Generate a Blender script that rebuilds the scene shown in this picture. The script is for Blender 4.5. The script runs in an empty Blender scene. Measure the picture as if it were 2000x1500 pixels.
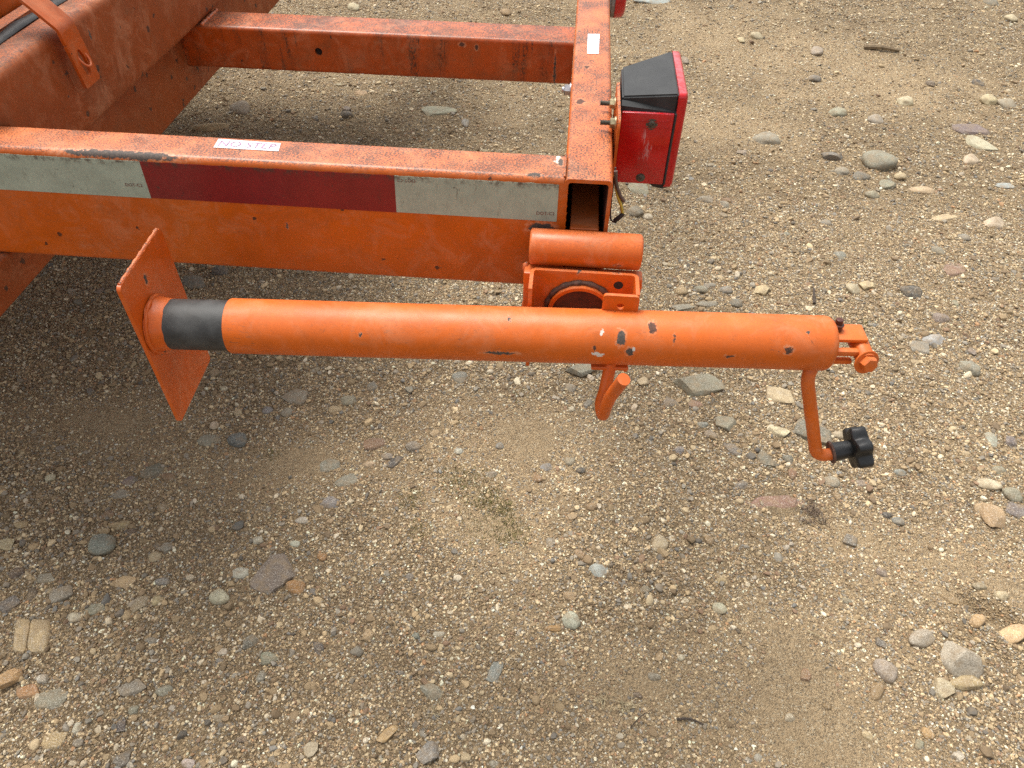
import bpy, bmesh, math, random
import numpy as np
from mathutils import Vector, Matrix, noise as mnoise

SC = bpy.context.scene
COL = SC.collection
R = math.radians

# ------------------------------------------------------------------ camera
cd = bpy.data.cameras.new('camera')
cd.sensor_width = 36.0
cd.lens = 25.958
cd.clip_start = 0.02
cd.clip_end = 1000
cam = bpy.data.objects.new('camera', cd)
COL.objects.link(cam)
rt, up, fw = (0.99621723, 0.08616327, 0.01127504), (-0.06936879, 0.71039044, 0.70038089), (-0.05233743, 0.69851364, -0.71368024)
cam.matrix_world = Matrix(((rt[0], up[0], -fw[0], -0.0529972), (rt[1], up[1], -fw[1], -0.72941056), (rt[2], up[2], -fw[2], 0.41894296), (0, 0, 0, 1)))
SC.camera = cam

# ------------------------------------------------------------------ light: bright overcast
SUN_EL, SUN_AZ = 65.0, -45.0          # elevation; azimuth measured from +Y towards +X
world = bpy.data.worlds.new('World')
SC.world = world
world.use_nodes = True
wn = world.node_tree.nodes
wl = world.node_tree.links
for n in list(wn):
    wn.remove(n)
sky = wn.new('ShaderNodeTexSky')
sky.sky_type = 'NISHITA'
sky.sun_disc = False
sky.sun_elevation = R(SUN_EL)
sky.sun_rotation = R(SUN_AZ)
sky.dust_density = 4.0
hs = wn.new('ShaderNodeHueSaturation')
hs.inputs['Saturation'].default_value = 0.10
bg = wn.new('ShaderNodeBackground')
bg.inputs['Strength'].default_value = 0.125
wo = wn.new('ShaderNodeOutputWorld')
wl.new(sky.outputs[0], hs.inputs['Color'])
wl.new(hs.outputs[0], bg.inputs['Color'])
wl.new(bg.outputs[0], wo.inputs['Surface'])
sd = bpy.data.lights.new('sun', 'SUN')
sd.energy = 1.75
sd.angle = R(28)
sd.color = (1.0, 0.945, 0.85)
sun = bpy.data.objects.new('sun', sd)
COL.objects.link(sun)
sun.location = (1, 1, 6)
sdir = Vector((math.sin(R(SUN_AZ)) * math.cos(R(SUN_EL)), math.cos(R(SUN_AZ)) * math.cos(R(SUN_EL)), math.sin(R(SUN_EL))))
sun.rotation_euler = sdir.to_track_quat('Z', 'Y').to_euler()
vs = SC.view_settings
vs.view_transform = 'Standard'
vs.look = 'None'
vs.exposure = 1.0
vs.gamma = 1.0
vs.use_curve_mapping = False
SC.cycles.max_bounces = 6
SC.cycles.diffuse_bounces = 3
SC.cycles.use_denoising = False
SC.cycles.sample_clamp_indirect = 4.0

ZG = -0.78                            # ground level; the rail's top rear corner is the origin
rng = np.random.default_rng(7)
random.seed(7)

# ------------------------------------------------------------------ helpers
def tag(o, label=None, cat=None, group=None, kind=None):
    if label: o['label'] = label
    if cat: o['category'] = cat
    if group: o['group'] = group
    if kind: o['kind'] = kind
    return o

def empty(name, loc):
    o = bpy.data.objects.new(name, None)
    o.empty_display_size = 0.05
    COL.objects.link(o)
    o.location = loc
    o['_l'] = 1
    del o['_l']
    return o

def link(name, me, mat=None, parent=None, smooth=None):
    """me: mesh with vertices in world coordinates; smooth: angle in degrees"""
    if mat is not None and len(me.materials) == 0:
        me.materials.append(mat)
    if smooth is not None:
        me.polygons.foreach_set('use_smooth', [True] * len(me.polygons))
        me.set_sharp_from_angle(angle=R(smooth))
    o = bpy.data.objects.new(name, me)
    COL.objects.link(o)
    if parent is not None:
        o.parent = parent
        root = Vector((0, 0, 0))
        p = parent
        while p is not None:
            root += p.location
            p = p.parent
        o.location = -root
    return o

def bm_mesh(name, bm):
    bmesh.ops.recalc_face_normals(bm, faces=bm.faces)
    me = bpy.data.meshes.new(name)
    bm.to_mesh(me)
    bm.free()
    return me

def rrect(w, h, r, n=5):
    """rounded rectangle outline centred at 0, counter-clockwise"""
    pts = []
    for cx, cy, a0 in ((w/2-r, h/2-r, 0), (-w/2+r, h/2-r, 90), (-w/2+r, -h/2+r, 180), (w/2-r, -h/2+r, 270)):
        for i in range(n+1):
            a = R(a0 + 90*i/n)
            pts.append((cx + r*math.cos(a), cy + r*math.sin(a)))
    return pts

def sweep_loop(bm, outline, frames, closed_ends=(True, True)):
    """outline 2D points put on each frame (origin, u, v[, scale])"""
    rings = []
    for fr in frames:
        o, u, v = Vector(fr[0]), Vector(fr[1]), Vector(fr[2])
        s = fr[3] if len(fr) > 3 else 1
        rings.append([bm.verts.new(o + u*(p[0]*s) + v*(p[1]*s)) for p in outline])
    n = len(outline)
    for a, b in zip(rings, rings[1:]):
        for i in range(n):
            bm.faces.new((a[i], a[(i+1) % n], b[(i+1) % n], b[i]))
    if closed_ends[0]: bm.faces.new(list(reversed(rings[0])))
    if closed_ends[1]: bm.faces.new(rings[-1])
    return rings

X, Y, Z = Vector((1, 0, 0)), Vector((0, 1, 0)), Vector((0, 0, 1))

def beam_x(bm, x0, x1, y0, y1, z0, z1, r=.006, ends=(True, True), div=1):
    o = rrect(y1-y0, z1-z0, r)
    fr = [((x0+(x1-x0)*i/div, (y0+y1)/2, (z0+z1)/2), Y, Z) for i in range(div+1)]
    return sweep_loop(bm, o, fr, ends)

def beam_y(bm, x0, x1, y0, y1, z0, z1, r=.006, ends=(True, True), div=1):
    o = rrect(x1-x0, z1-z0, r)
    fr = [(((x0+x1)/2, y0+(y1-y0)*i/div, (z0+z1)/2), X, Z) for i in range(div+1)]
    return sweep_loop(bm, o, fr, ends)

def box(bm, c, s, bev=0.0, seg=2, M=None):
    g = bmesh.ops.create_cube(bm, size=1)
    vs_ = g['verts']
    for v in vs_:
        v.co = Vector((v.co.x*s[0], v.co.y*s[1], v.co.z*s[2]))
    if bev > 0:
        es = list({e for v in vs_ for e in v.link_edges})
        r = bmesh.ops.bevel(bm, geom=es, offset=bev, segments=seg, affect='EDGES', profile=.5)
        vs_ = list({v for f in r['faces'] for v in f.verts} | {v for v in vs_ if v.is_valid})
    for v in vs_:
        q = Vector(v.co)
        if M is not None: q = M @ q
        v.co = q + Vector(c)
    return vs_

def lathe(bm, prof, o, a, n=48, cap=(True, True)):
    """prof: list of (t along axis a, radius)"""
    o, a = Vector(o), Vector(a).normalized()
    u = a.cross(Vector((0.13, .21, 1))).normalized()
    v = a.cross(u)
    rings = []
    for t, r in prof:
        rings.append([bm.verts.new(o + a*t + (u*math.cos(2*math.pi*i/n) + v*math.sin(2*math.pi*i/n))*max(r, 1e-5)) for i in range(n)])
    for p, q in zip(rings, rings[1:]):
        for i in range(n):
            bm.faces.new((p[i], p[(i+1) % n], q[(i+1) % n], q[i]))
    if cap[0]: bm.faces.new(list(reversed(rings[0])))
    if cap[1]: bm.faces.new(rings[-1])

def catmull(pts, per=8):
    P = [Vector(p) for p in pts]
    P = [P[0]*2-P[1]] + P + [P[-1]*2-P[-2]]
    out = []
    for i in range(1, len(P)-2):
        for k in range(per):
            t = k/per
            a, b, c_, d = P[i-1], P[i], P[i+1], P[i+2]
            out.append(.5*((2*b)+(c_-a)*t+(2*a-5*b+4*c_-d)*t*t+(3*b-a-3*c_+d)*t**3))
    out.append(P[-2])
    return out

def tube(bm, pts, rad, n=16, cap=True):
    P = [Vector(p) for p in pts]
    prev = None
    rings = []
    for i, p in enumerate(P):
        d = (P[min(i+1, len(P)-1)] - P[max(i-1, 0)]).normalized()
        if prev is None:
            u = d.cross(Vector((.3, .9, .31))).normalized()
        else:
            u = (prev - d*prev.dot(d)).normalized()
        prev = u
        v = d.cross(u)
        r = rad[i] if isinstance(rad, (list, tuple)) else rad
        rings.append([bm.verts.new(p + (u*math.cos(2*math.pi*k/n)+v*math.sin(2*math.pi*k/n))*r) for k in range(n)])
    for a, b in zip(rings, rings[1:]):
        for k in range(n):
            bm.faces.new((a[k], a[(k+1) % n], b[(k+1) % n], b[k]))
    if cap:
        bm.faces.new(list(reversed(rings[0])))
        bm.faces.new(rings[-1])

def rod_path(pts, r_bend, per=6):
    """polyline with rounded corners"""
    P = [Vector(p) for p in pts]
    out = [P[0]]
    for a, b, c_ in zip(P, P[1:], P[2:]):
        d1, d2 = (a-b), (c_-b)
        l = min(r_bend, d1.length*.48, d2.length*.48)
        s, e = b+d1.normalized()*l, b+d2.normalized()*l
        for k in range(per+1):
            t = k/per
            out.append(s*(1-t)**2 + b*2*t*(1-t) + e*t*t)
    out.append(P[-1])
    return out

def extrude_poly(bm, pts3, off):
    a = [bm.verts.new(Vector(p)) for p in pts3]
    b = [bm.verts.new(Vector(p)+Vector(off)) for p in pts3]
    bm.faces.new(a)
    bm.faces.new(list(reversed(b)))
    n = len(a)
    for i in range(n):
        bm.faces.new((a[i], b[i], b[(i+1) % n], a[(i+1) % n]))

def plate_with_hole(bm, outline, hole, thick, o, u, v, w):
    """flat plate: outline and hole are 2D loops with the SAME number of points, matched by index"""
    o, u, v, w = map(Vector, (o, u, v, w))
    P = lambda p, d: o+u*p[0]+v*p[1]+w*d
    n = len(outline)
    L = [[bm.verts.new(P(p, d)) for p in lp] for lp, d in ((outline, 0), (hole, 0), (outline, thick), (hole, thick))]
    for i in range(n):
        j = (i+1) % n
        bm.faces.new((L[0][i], L[0][j], L[1][j], L[1][i]))
        bm.faces.new((L[2][j], L[2][i], L[3][i], L[3][j]))
        bm.faces.new((L[0][j], L[0][i], L[2][i], L[2][j]))
        bm.faces.new((L[1][i], L[1][j], L[3][j], L[3][i]))

def match_hole(outline, c, r):
    return [(c[0]+r*math.cos(math.atan2(p[1]-c[1], p[0]-c[0])), c[1]+r*math.sin(math.atan2(p[1]-c[1], p[0]-c[0]))) for p in outline]

def dense_rect(w, h, r, n=4, m=10):
    base = rrect(w, h, r, n)
    out = []
    for i, p in enumerate(base):
        q = base[(i+1) % len(base)]
        L = math.dist(p, q)
        k = max(1, int(L/(max(w, h)/m)))
        for j in range(k):
            out.append((p[0]+(q[0]-p[0])*j/k, p[1]+(q[1]-p[1])*j/k))
    return out

def text_mesh(name, body, width, o, u, v):
    cu = bpy.data.curves.new(name, 'FONT')
    cu.body = body
    cu.size = 1
    cu.align_x = 'CENTER'
    cu.align_y = 'CENTER'
    cu.resolution_u = 3
    t = bpy.data.objects.new(name, cu)
    COL.objects.link(t)
    bpy.context.view_layer.update()
    me = bpy.data.meshes.new_from_object(t.evaluated_get(bpy.context.evaluated_depsgraph_get()))
    bpy.data.objects.remove(t)
    bpy.data.curves.remove(cu)
    xs = [q.co.x for q in me.vertices]
    ys = [q.co.y for q in me.vertices]
    s = width/(max(xs)-min(xs))
    mx, my = (max(xs)+min(xs))/2, (max(ys)+min(ys))/2
    o, u, v = Vector(o), Vector(u), Vector(v)
    for q in me.vertices:
        x, y = (q.co.x-mx)*s, (q.co.y-my)*s
        q.co = o+u*x+v*y
    return me

# ------------------------------------------------------------------ materials
class NT:
    def __init__(self, name):
        self.m = bpy.data.materials.new(name)
        self.m.use_nodes = True
        self.t = self.m.node_tree
        self.b = self.t.nodes['Principled BSDF']
    def n(self, typ, **kw):
        x = self.t.nodes.new(typ)
        for k, v in kw.items(): setattr(x, k, v)
        return x
    def put(self, sock, v):
        if isinstance(v, bpy.types.NodeSocket): self.t.links.new(v, sock)
        else: sock.default_value = v
    def obj(self):
        return self.n('ShaderNodeTexCoord').outputs['Object']
    def noise(self, vec, scale, detail=3, rough=.55, out='Fac', dist=0):
        x = self.n('ShaderNodeTexNoise')
        self.put(x.inputs['Vector'], vec)
        x.inputs['Scale'].default_value = scale
        x.inputs['Detail'].default_value = detail
        x.inputs['Roughness'].default_value = rough
        x.inputs['Distortion'].default_value = dist
        return x.outputs[out]
    def voro(self, vec, scale, out='Distance', feature='F1', rand=1):
        x = self.n('ShaderNodeTexVoronoi', feature=feature)
        self.put(x.inputs['Vector'], vec)
        x.inputs['Scale'].default_value = scale
        x.inputs['Randomness'].default_value = rand
        return x.outputs[out]
    def math(self, op, a, b=0.0, clamp=False):
        x = self.n('ShaderNodeMath', operation=op, use_clamp=clamp)
        self.put(x.inputs[0], a)
        self.put(x.inputs[1], b)
        return x.outputs[0]
    def vmath(self, op, a, b=(0, 0, 0), out=0):
        x = self.n('ShaderNodeVectorMath', operation=op)
        self.put(x.inputs[0], a)
        if op == 'SCALE': self.put(x.inputs['Scale'], b)
        else: self.put(x.inputs[1], b)
        return x.outputs['Value'] if out == 'v' else x.outputs[0]
    def ramp(self, f, a, b, lo=0.0, hi=1.0, smooth=True):
        x = self.n('ShaderNodeMapRange', interpolation_type='SMOOTHSTEP' if smooth else 'LINEAR')
        self.put(x.inputs[0], f)
        for i, v in zip((1, 2, 3, 4), (a, b, lo, hi)): x.inputs[i].default_value = v
        return x.outputs[0]
    def mix(self, f, a, b, blend='MIX'):
        x = self.n('ShaderNodeMix', data_type='RGBA', blend_type=blend)
        self.put(x.inputs['Factor'], f)
        for s, v in ((x.inputs['A'], a), (x.inputs['B'], b)): pass
        ia = [s for s in x.inputs if s.type == 'RGBA']
        self.put(ia[0], a if isinstance(a, bpy.types.NodeSocket) else (*a, 1))
        self.put(ia[1], b if isinstance(b, bpy.types.NodeSocket) else (*b, 1))
        return [s for s in x.outputs if s.type == 'RGBA'][0]
    def bump(self, h, strength, dist):
        x = self.n('ShaderNodeBump')
        x.inputs['Strength'].default_value = strength
        x.inputs['Distance'].default_value = dist
        self.put(x.inputs['Height'], h)
        self.put(self.b.inputs['Normal'], x.outputs[0])
    def fin(self, col, rough=.5, spec=.5, metal=0.0, coat=0.0):
        self.put(self.b.inputs['Base Color'], col if isinstance(col, bpy.types.NodeSocket) else (*col, 1))
        self.put(self.b.inputs['Roughness'], rough)
        self.put(self.b.inputs['Specular IOR Level'], spec)
        self.put(self.b.inputs['Metallic'], metal)
        self.b.inputs['Coat Weight'].default_value = coat
        return self.m

def paint(name, chips=(), mildew=.5, fade=.6, grime=.4, pits=.5, rough=.36, base=(0.60, 0.104, 0.006), streak=0.0):
    m = NT(name)
    p = m.obj()
    n1 = m.noise(p, 7, 4)
    c = m.mix(m.ramp(n1, .35, .7), base, (base[0]*.86, base[1]*.84, base[2]*.9))
    # chalked top surfaces
    nz = m.n('ShaderNodeSeparateXYZ')
    m.put(nz.inputs[0], m.n('ShaderNodeNewGeometry').outputs['True Normal'])
    top = m.ramp(nz.outputs[2], .35, .95)
    n2 = m.noise(p, 22, 5, .65)
    chalk = m.math('MULTIPLY', m.math('MULTIPLY', top, fade), m.ramp(n2, .25, .7, .55, 1.0))
    c = m.mix(chalk, c, (0.67, 0.195, 0.070))
    # brown film of grime on the sides
    n3 = m.noise(p, 13, 6, .7, dist=.6)
    g = m.math('MULTIPLY', m.ramp(n3, .42, .78), grime)
    c = m.mix(g, c, (0.17, 0.052, 0.018))
    if streak > 0:
        sv = m.vmath('MULTIPLY', p, (60, 60, 5))
        sn = m.math('MULTIPLY', m.ramp(m.noise(sv, 1, 4, .6), .50, .64), m.ramp(m.noise(p, 9, 2), .42, .56))
        fine = m.ramp(m.noise(m.vmath('MULTIPLY', p, (700, 700, 260)), 1, 3, .7), .40, .60)
        c = m.mix(m.math('MULTIPLY', m.math('MULTIPLY', sn, fine), streak), c, (0.035, 0.02, 0.014))
    # mildew specks on top faces
    n4 = m.noise(m.vmath('MULTIPLY', p, (420, 640, 420)), 1, 4, .72)
    n5 = m.noise(p, 17, 4, .6)
    sp = m.math('MULTIPLY', m.ramp(m.math('ADD', n4, m.math('MULTIPLY', n5, .34)), .640, .705), top)
    c = m.mix(m.math('MULTIPLY', sp, mildew), c, (0.055, 0.032, 0.026))
    film = m.noise(p, 34, 6, .72, dist=.4)
    c = m.mix(m.ramp(film, .50, .74, 0, .14+.35*grime), c, (.20, .080, .030))
    scr = m.noise(m.vmath('MULTIPLY', m.vmath('ADD', p, m.vmath('SCALE', m.noise(p, 25, 2, .5, 'Color'), .02)), (60, 900, 900)), 1, 2, .6)
    c = m.mix(m.math('MULTIPLY', m.ramp(scr, .61, .68), m.ramp(m.noise(p, 19, 3), .42, .62, 0, .6)), c, (.20, .085, .045))
    dust = m.math('MULTIPLY', m.ramp(m.noise(p, 27, 6, .75, dist=.8), .44, .70, 0, .30), m.ramp(m.noise(p, 4.5, 2), .35, .6, .3, 1))
    c = m.mix(dust, c, (.60, .30, .17))
    smut = m.math('MULTIPLY', m.ramp(m.noise(p, 140, 5, .75), .60, .72), m.ramp(m.noise(p, 11, 3), .48, .62, 0, .75))
    c = m.mix(smut, c, (.13, .060, .034))
    # pits and small flakes
    v1 = m.voro(m.vmath('ADD', p, m.vmath('SCALE', m.noise(p, 160, 2, .5, 'Color'), .010)), 46)
    vc = m.n('ShaderNodeSeparateColor')
    m.put(vc.inputs[0], m.voro(m.vmath('ADD', p, m.vmath('SCALE', m.noise(p, 160, 2, .5, 'Color'), .010)), 46, 'Color'))
    size = m.ramp(vc.outputs[0], .55, 1.0, 0.0, .085 * (.4 + pits), smooth=False)
    pit = m.math('LESS_THAN', v1, size)
    c = m.mix(m.math('MULTIPLY', pit, .88), c, (0.05, 0.026, 0.018))
    rgh = m.ramp(n2, .2, .8, rough-.05, rough+.1)
    # named chips down to bare steel
    if chips:
        warp = m.vmath('SCALE', m.vmath('SUBTRACT', m.noise(p, 120, 4, .7, 'Color'), (.5, .5, .5)), .012)
        warp2 = m.vmath('SCALE', m.vmath('SUBTRACT', m.noise(p, 460, 3, .7, 'Color'), (.5, .5, .5)), .0055)
        pw = m.vmath('ADD', m.vmath('ADD', p, warp), warp2)
        steel = m.mix(m.ramp(m.noise(p, 380, 4, .7), .38, .62), (.058, .048, .044), (.105, .078, .062))
        rusty = m.mix(m.ramp(m.noise(p, 420, 4, .7), .38, .62), (.060, .030, .022), (.13, .052, .030))
        dark = None
        for (x, y, z, hx, hy, hz, kind) in chips:
            q = m.vmath('MULTIPLY', m.vmath('SUBTRACT', pw, (x, y, z)), (1/hx, 1/hy, 1/hz))
            d = m.vmath('LENGTH', q, out='v')
            rim = m.ramp(d, 1.0, 1.45, 1, 0)
            cut = m.ramp(d, .80, 1.0, 1, 0)
            if kind == 'w':
                c = m.mix(cut, c, (.62, .58, .52))
            else:
                c = m.mix(m.math('MULTIPLY', rim, m.ramp(m.noise(p, 240, 2), .4, .6, .05, .6)), c, (.66, .30, .16))
                c = m.mix(cut, c, steel if kind == 'd' else rusty)
            rgh = m.math('MAXIMUM', rgh, m.math('MULTIPLY', cut, .7))
    m.bump(m.math('ADD', m.noise(p, 210, 3, .6), m.math('MULTIPLY', pit, -1.5)), .10, .0012)
    return m.fin(c, rgh, .36)

def plain(name, col, rough=.5, metal=0.0, spec=.5, var=.25, scale=60, bump=.1, dirt=0.0, dirtcol=(.16, .12, .08)):
    m = NT(name)
    p = m.obj()
    n1 = m.noise(p, scale, 4, .6)
    c = m.mix(m.ramp(n1, .3, .7), tuple(v*(1-var) for v in col), tuple(min(1, v*(1+var)) for v in col))
    if dirt > 0:
        c = m.mix(m.math('MULTIPLY', m.ramp(m.noise(p, scale*.35, 5, .7), .45, .75), dirt), c, dirtcol)
    m.bump(m.noise(p, scale*5, 3), bump, .001)
    return m.fin(c, m.ramp(n1, .2, .8, rough-.06, rough+.08), spec, metal)

# paint chips: centre x, y, z, half sizes, kind (d dark steel, r rust, w pale scrape)
RAIL_CHIPS = [(-.556, .004, -.003, .082, .006, .0055, 'd'), (-.0765, 0, -.0655, .017, .01, .008, 'd'), (-.134, 0, -.022, .005, .01, .006, 'd'),
              (-.1665, 0, -.017, .008, .01, .005, 'd'), (-.181, 0, -.013, .006, .01, .004, 'd'), (-.381, 0, -.084, .0016, .01, .005, 'd'),
              (-.0625, .041, 0, .0035, .010, .008, 'w'), (-.0595, .035, 0, .004, .009, .008, 'd'), (-.088, .006, -.001, .008, .004, .006, 'd')]
M_RAIL = paint('rail_paint', RAIL_CHIPS, mildew=.9, fade=.85, grime=.35, pits=1.2, base=(.55, .105, .004))
M_REAR = paint('rear_rail_paint', [(-.034, .30, 0, .003, .006, .01, 'r'), (-.040, .192, 0, .006, .008, .008, 'r'), (-.048, .43, 0, .002, .004, .006, 'd')], mildew=.95, fade=.92, grime=.4, pits=1.2, base=(.56, .106, .006))
M_CROSS = paint('cross_member_paint', [(-.085, .598, -.130, .0022, .01, .032, 'd'), (-.25, .598, -.092, .006, .01, .004, 'r'),
                (-.225, .598, -.096, .003, .01, .006, 'r')], mildew=.9, fade=.55, grime=.75, pits=1.0, streak=1.0, base=(.42, .068, .006))
M_BEAM = paint('frame_beam_paint', [(-.72, .352, .005, .008, .0025, .003, 'r'), (-.72, .275, .022, .008, .0016, .008, 'd'), (-.72, .180, -.022, .008, .0018, .002, 'r')],
               mildew=.8, fade=.35, grime=.7, pits=2.4, base=(.27, .056, .006), rough=.6)  # darker base puts the overhead shade into the paint, besides grime
A0 = Vector((-.0803, -.1077, -.1350))                       # a point on the jack's axis
AX = Vector((0.99782552, 0.06524959, -0.00931214)).normalized()
AF = AX.cross(Z).normalized()                               # towards the viewer's side
AU = AF.cross(AX).normalized()
AU = AU if AU.z > 0 else -AU
CS = -.004
def jp(t, f=0.0, u=0.0): return A0 + AX*t + AF*f + AU*u
def on_tube(t, deg, r=.031):                                # deg: 0 faces the viewer's side, 90 is the top
    return jp(t, r*math.cos(R(deg)), r*math.sin(R(deg)))
def chip(t, deg, h, kind): 
    q = on_tube(t+CS, deg)
    return (q.x, q.y, q.z, *h, kind)
JACK_CHIPS = [chip(.102, 40, (.0055, .008, .0105), 'd'), chip(.136, 63, (.0048, .009, .0065), 'r'), chip(.113, 12, (.0042, .008, .0062), 'd'),
              chip(.116, 17, (.0022, .008, .003), 'w'), chip(.078, 4, (.0075, .008, .0028), 'w'), chip(.074, 16, (.0022, .008, .003), 'r'),
              chip(-.028, -2, (.020, .01, .0022), 'd'), chip(.222, 8, (.005, .01, .0022), 'r'), chip(.285, 25, (.006, .006, .005), 'r'),
              chip(.305, 62, (.0016, .006, .0018), 'd'), chip(-.02, 74, (.003, .006, .0016), 'd'), chip(.081, 52, (.002, .006, .002), 'w'),
              chip(-.335, -4, (.004, .008, .006), 'r'), chip(.16, 42, (.0012, .006, .007), 'r'), chip(-.18, 30, (.002, .004, .002), 'd')]
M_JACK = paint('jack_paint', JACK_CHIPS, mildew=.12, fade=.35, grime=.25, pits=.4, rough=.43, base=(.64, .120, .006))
M_PLATE = paint('foot_plate_paint', [(-.497, -.122, -.078, .01, .004, .006, 'd'), (-.497, -.085, -.205, .01, .0015, .006, 'd'), (-.497, -.150, -.16, .01, .002, .003, 'r')], mildew=.1, fade=.4, grime=.25, pits=.6, base=(.64, .108, .006))
M_EDGE = paint('worn_edge_paint', [], mildew=1.0, fade=.8, grime=.4, pits=1.6, base=(.66, .16, .05))
M_MOUNT = paint('mount_paint', [(-.017, -.05, -.062, .003, .006, .004, 'd'), (-.03, -.047, -.086, .002, .006, .005, 'd'), (.012, -.047, -.082, .007, .006, .005, 'd'),
                (.0035, -.08, -.0965, .0035, .005, .0035, 'd'), (.033, -.08, -.0965, .004, .005, .004, 'd')], mildew=.3, fade=.5, grime=.25, pits=.6, base=(.64, .110, .006))
M_RUST = plain('rusty_weld', (.10, .052, .036), .8, var=.5, scale=150, bump=.6)
M_HOOK = paint('hook_paint', [(.0125, -.143, -.205, .004, .01, .004, 'd'), (.022, -.155, -.199, .005, .01, .004, 'd')], mildew=.1, fade=.3, grime=.2, pits=.5, base=(.64, .110, .006))
M_DARKSTEEL = plain('bare_dark_steel', (.046, .046, .045), .58, .0, .4, var=.35, scale=45, bump=.2, dirt=.25, dirtcol=(.09, .075, .06))
M_RUBBER = plain('black_rubber', (.028, .030, .032), .55, var=.4, scale=40, bump=.2, dirt=.35, dirtcol=(.10, .095, .085))
M_KNOB = plain('black_plastic_knob', (.012, .013, .014), .42, var=.3, scale=90, bump=.2)
M_HOUSING = plain('black_housing_plastic', (.026, .027, .028), .55, spec=.35, var=.22, scale=38, bump=.12, dirt=.3, dirtcol=(.085, .085, .08))
M_ZINC = plain('yellow_zinc_bolt', (.42, .36, .22), .42, .85, var=.3, scale=120)
M_SILVER = plain('zinc_nut', (.42, .43, .45), .35, .9, var=.25, scale=120)
M_BOLTD = plain('dull_screw', (.12, .11, .09), .55, .7, var=.4, scale=200)
M_GREY = plain('grey_rubber_gasket', (.27, .26, .245), .6, var=.25, scale=90, dirt=.5)
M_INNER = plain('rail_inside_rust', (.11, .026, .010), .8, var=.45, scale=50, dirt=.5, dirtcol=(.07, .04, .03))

def red_lens(name, ribs):
    m = NT(name)
    p = m.obj()
    n1 = m.noise(p, 40, 4, .6)
    c = m.mix(m.ramp(n1, .3, .7), (.40, .002, .004), (.54, .004, .008))
    # scuffed, milky scratches down the middle
    q = m.vmath('MULTIPLY', p, (150, 150, 38))
    scr = m.math('MULTIPLY', m.ramp(m.noise(q, 1, 4, .7), .50, .60), 1.0)
    if ribs:
        d = m.vmath('LENGTH', m.vmath('MULTIPLY', m.vmath('SUBTRACT', p, (.046, .15, -.035)), (1/.010, 0, 1/.034)), out='v')
        c = m.mix(m.math('MULTIPLY', m.math('MULTIPLY', scr, m.ramp(d, .5, 1.0, 1, 0)), .75), c, (.5, .26, .26))
        dots = m.voro(p, 340)
        c = m.mix(m.math('MULTIPLY', m.ramp(dots, .12, .3, 1, 0), .10), c, (.7, .22, .22))
        m.bump(dots, .12, .001)
    top = m.n('ShaderNodeSeparateXYZ')
    m.put(top.inputs[0], m.n('ShaderNodeNewGeometry').outputs['True Normal'])
    c = m.mix(m.math('MULTIPLY', m.ramp(top.outputs[2], .6, .95), m.ramp(m.noise(p, 120, 4, .7), .38, .62, .04, .42)), c, (.46, .18, .21))
    return m.fin(c, .24, .5, coat=.25)
M_LENS = red_lens('red_reflector_plastic', True)
M_LENS2 = red_lens('red_lens_plastic', False)

def tape_mat(name, col, dark, amt):
    m = NT(name)
    p = m.obj()
    n1 = m.noise(p, 26, 5, .7)
    c = m.mix(m.ramp(n1, .3, .72), col, tuple(v*.80 for v in col))
    sv = m.vmath('MULTIPLY', m.vmath('ADD', p, m.vmath('SCALE', m.noise(p, 60, 2, .5, 'Color'), .01)), (170, 1, 60))
    c = m.mix(m.math('MULTIPLY', m.ramp(m.noise(sv, 1, 5, .72), .50, .72), amt*.55), c, dark)
    cr = m.math('MULTIPLY', m.ramp(m.noise(m.vmath('MULTIPLY', p, (120, 1, 75)), 1, 6, .8, dist=1.6), .60, .64), m.ramp(m.noise(p, 15, 2), .46, .6))
    c = m.mix(m.math('MULTIPLY', cr, amt), c, (.05, .03, .025))
    # grime gathered along the top edge of the strip
    z = m.n('ShaderNodeSeparateXYZ')
    m.put(z.inputs[0], p)
    e = m.math('MULTIPLY', m.ramp(z.outputs[2], -.017, -.008), m.ramp(m.noise(p, 75, 5, .75), .45, .62))
    c = m.mix(m.math('MULTIPLY', e, amt), c, (.06, .035, .028))
    return m.fin(c, .38, .45)
M_TAPEW = tape_mat('faded_white_reflective', (.36, .42, .34), (.17, .18, .14), .85)
M_TAPER = tape_mat('dark_red_reflective', (.215, .014, .015), (.12, .016, .015), .85)
M_STICK = plain('white_sticker', (.68, .66, .68), .5, var=.08, scale=90, dirt=.25, dirtcol=(.40, .38, .40))
M_INKP = plain('faded_pink_ink', (.30, .16, .27), .6, var=.4, scale=260)
M_INKR = plain('brown_red_ink', (.16, .035, .025), .6, var=.3, scale=200)

# ------------------------------------------------------------------ trailer
T = tag(empty('trailer', (-.4, .3, ZG)), 'orange painted steel trailer frame with red tail light and reflective tape on its side rail', 'trailer')

bm = bmesh.new()
beam_x(bm, -2.6, -.0535, 0, .0555, -.152, 0, .0075, div=4)
side = link('side_rail', bm_mesh('side_rail', bm), M_RAIL, T, 35)

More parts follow.
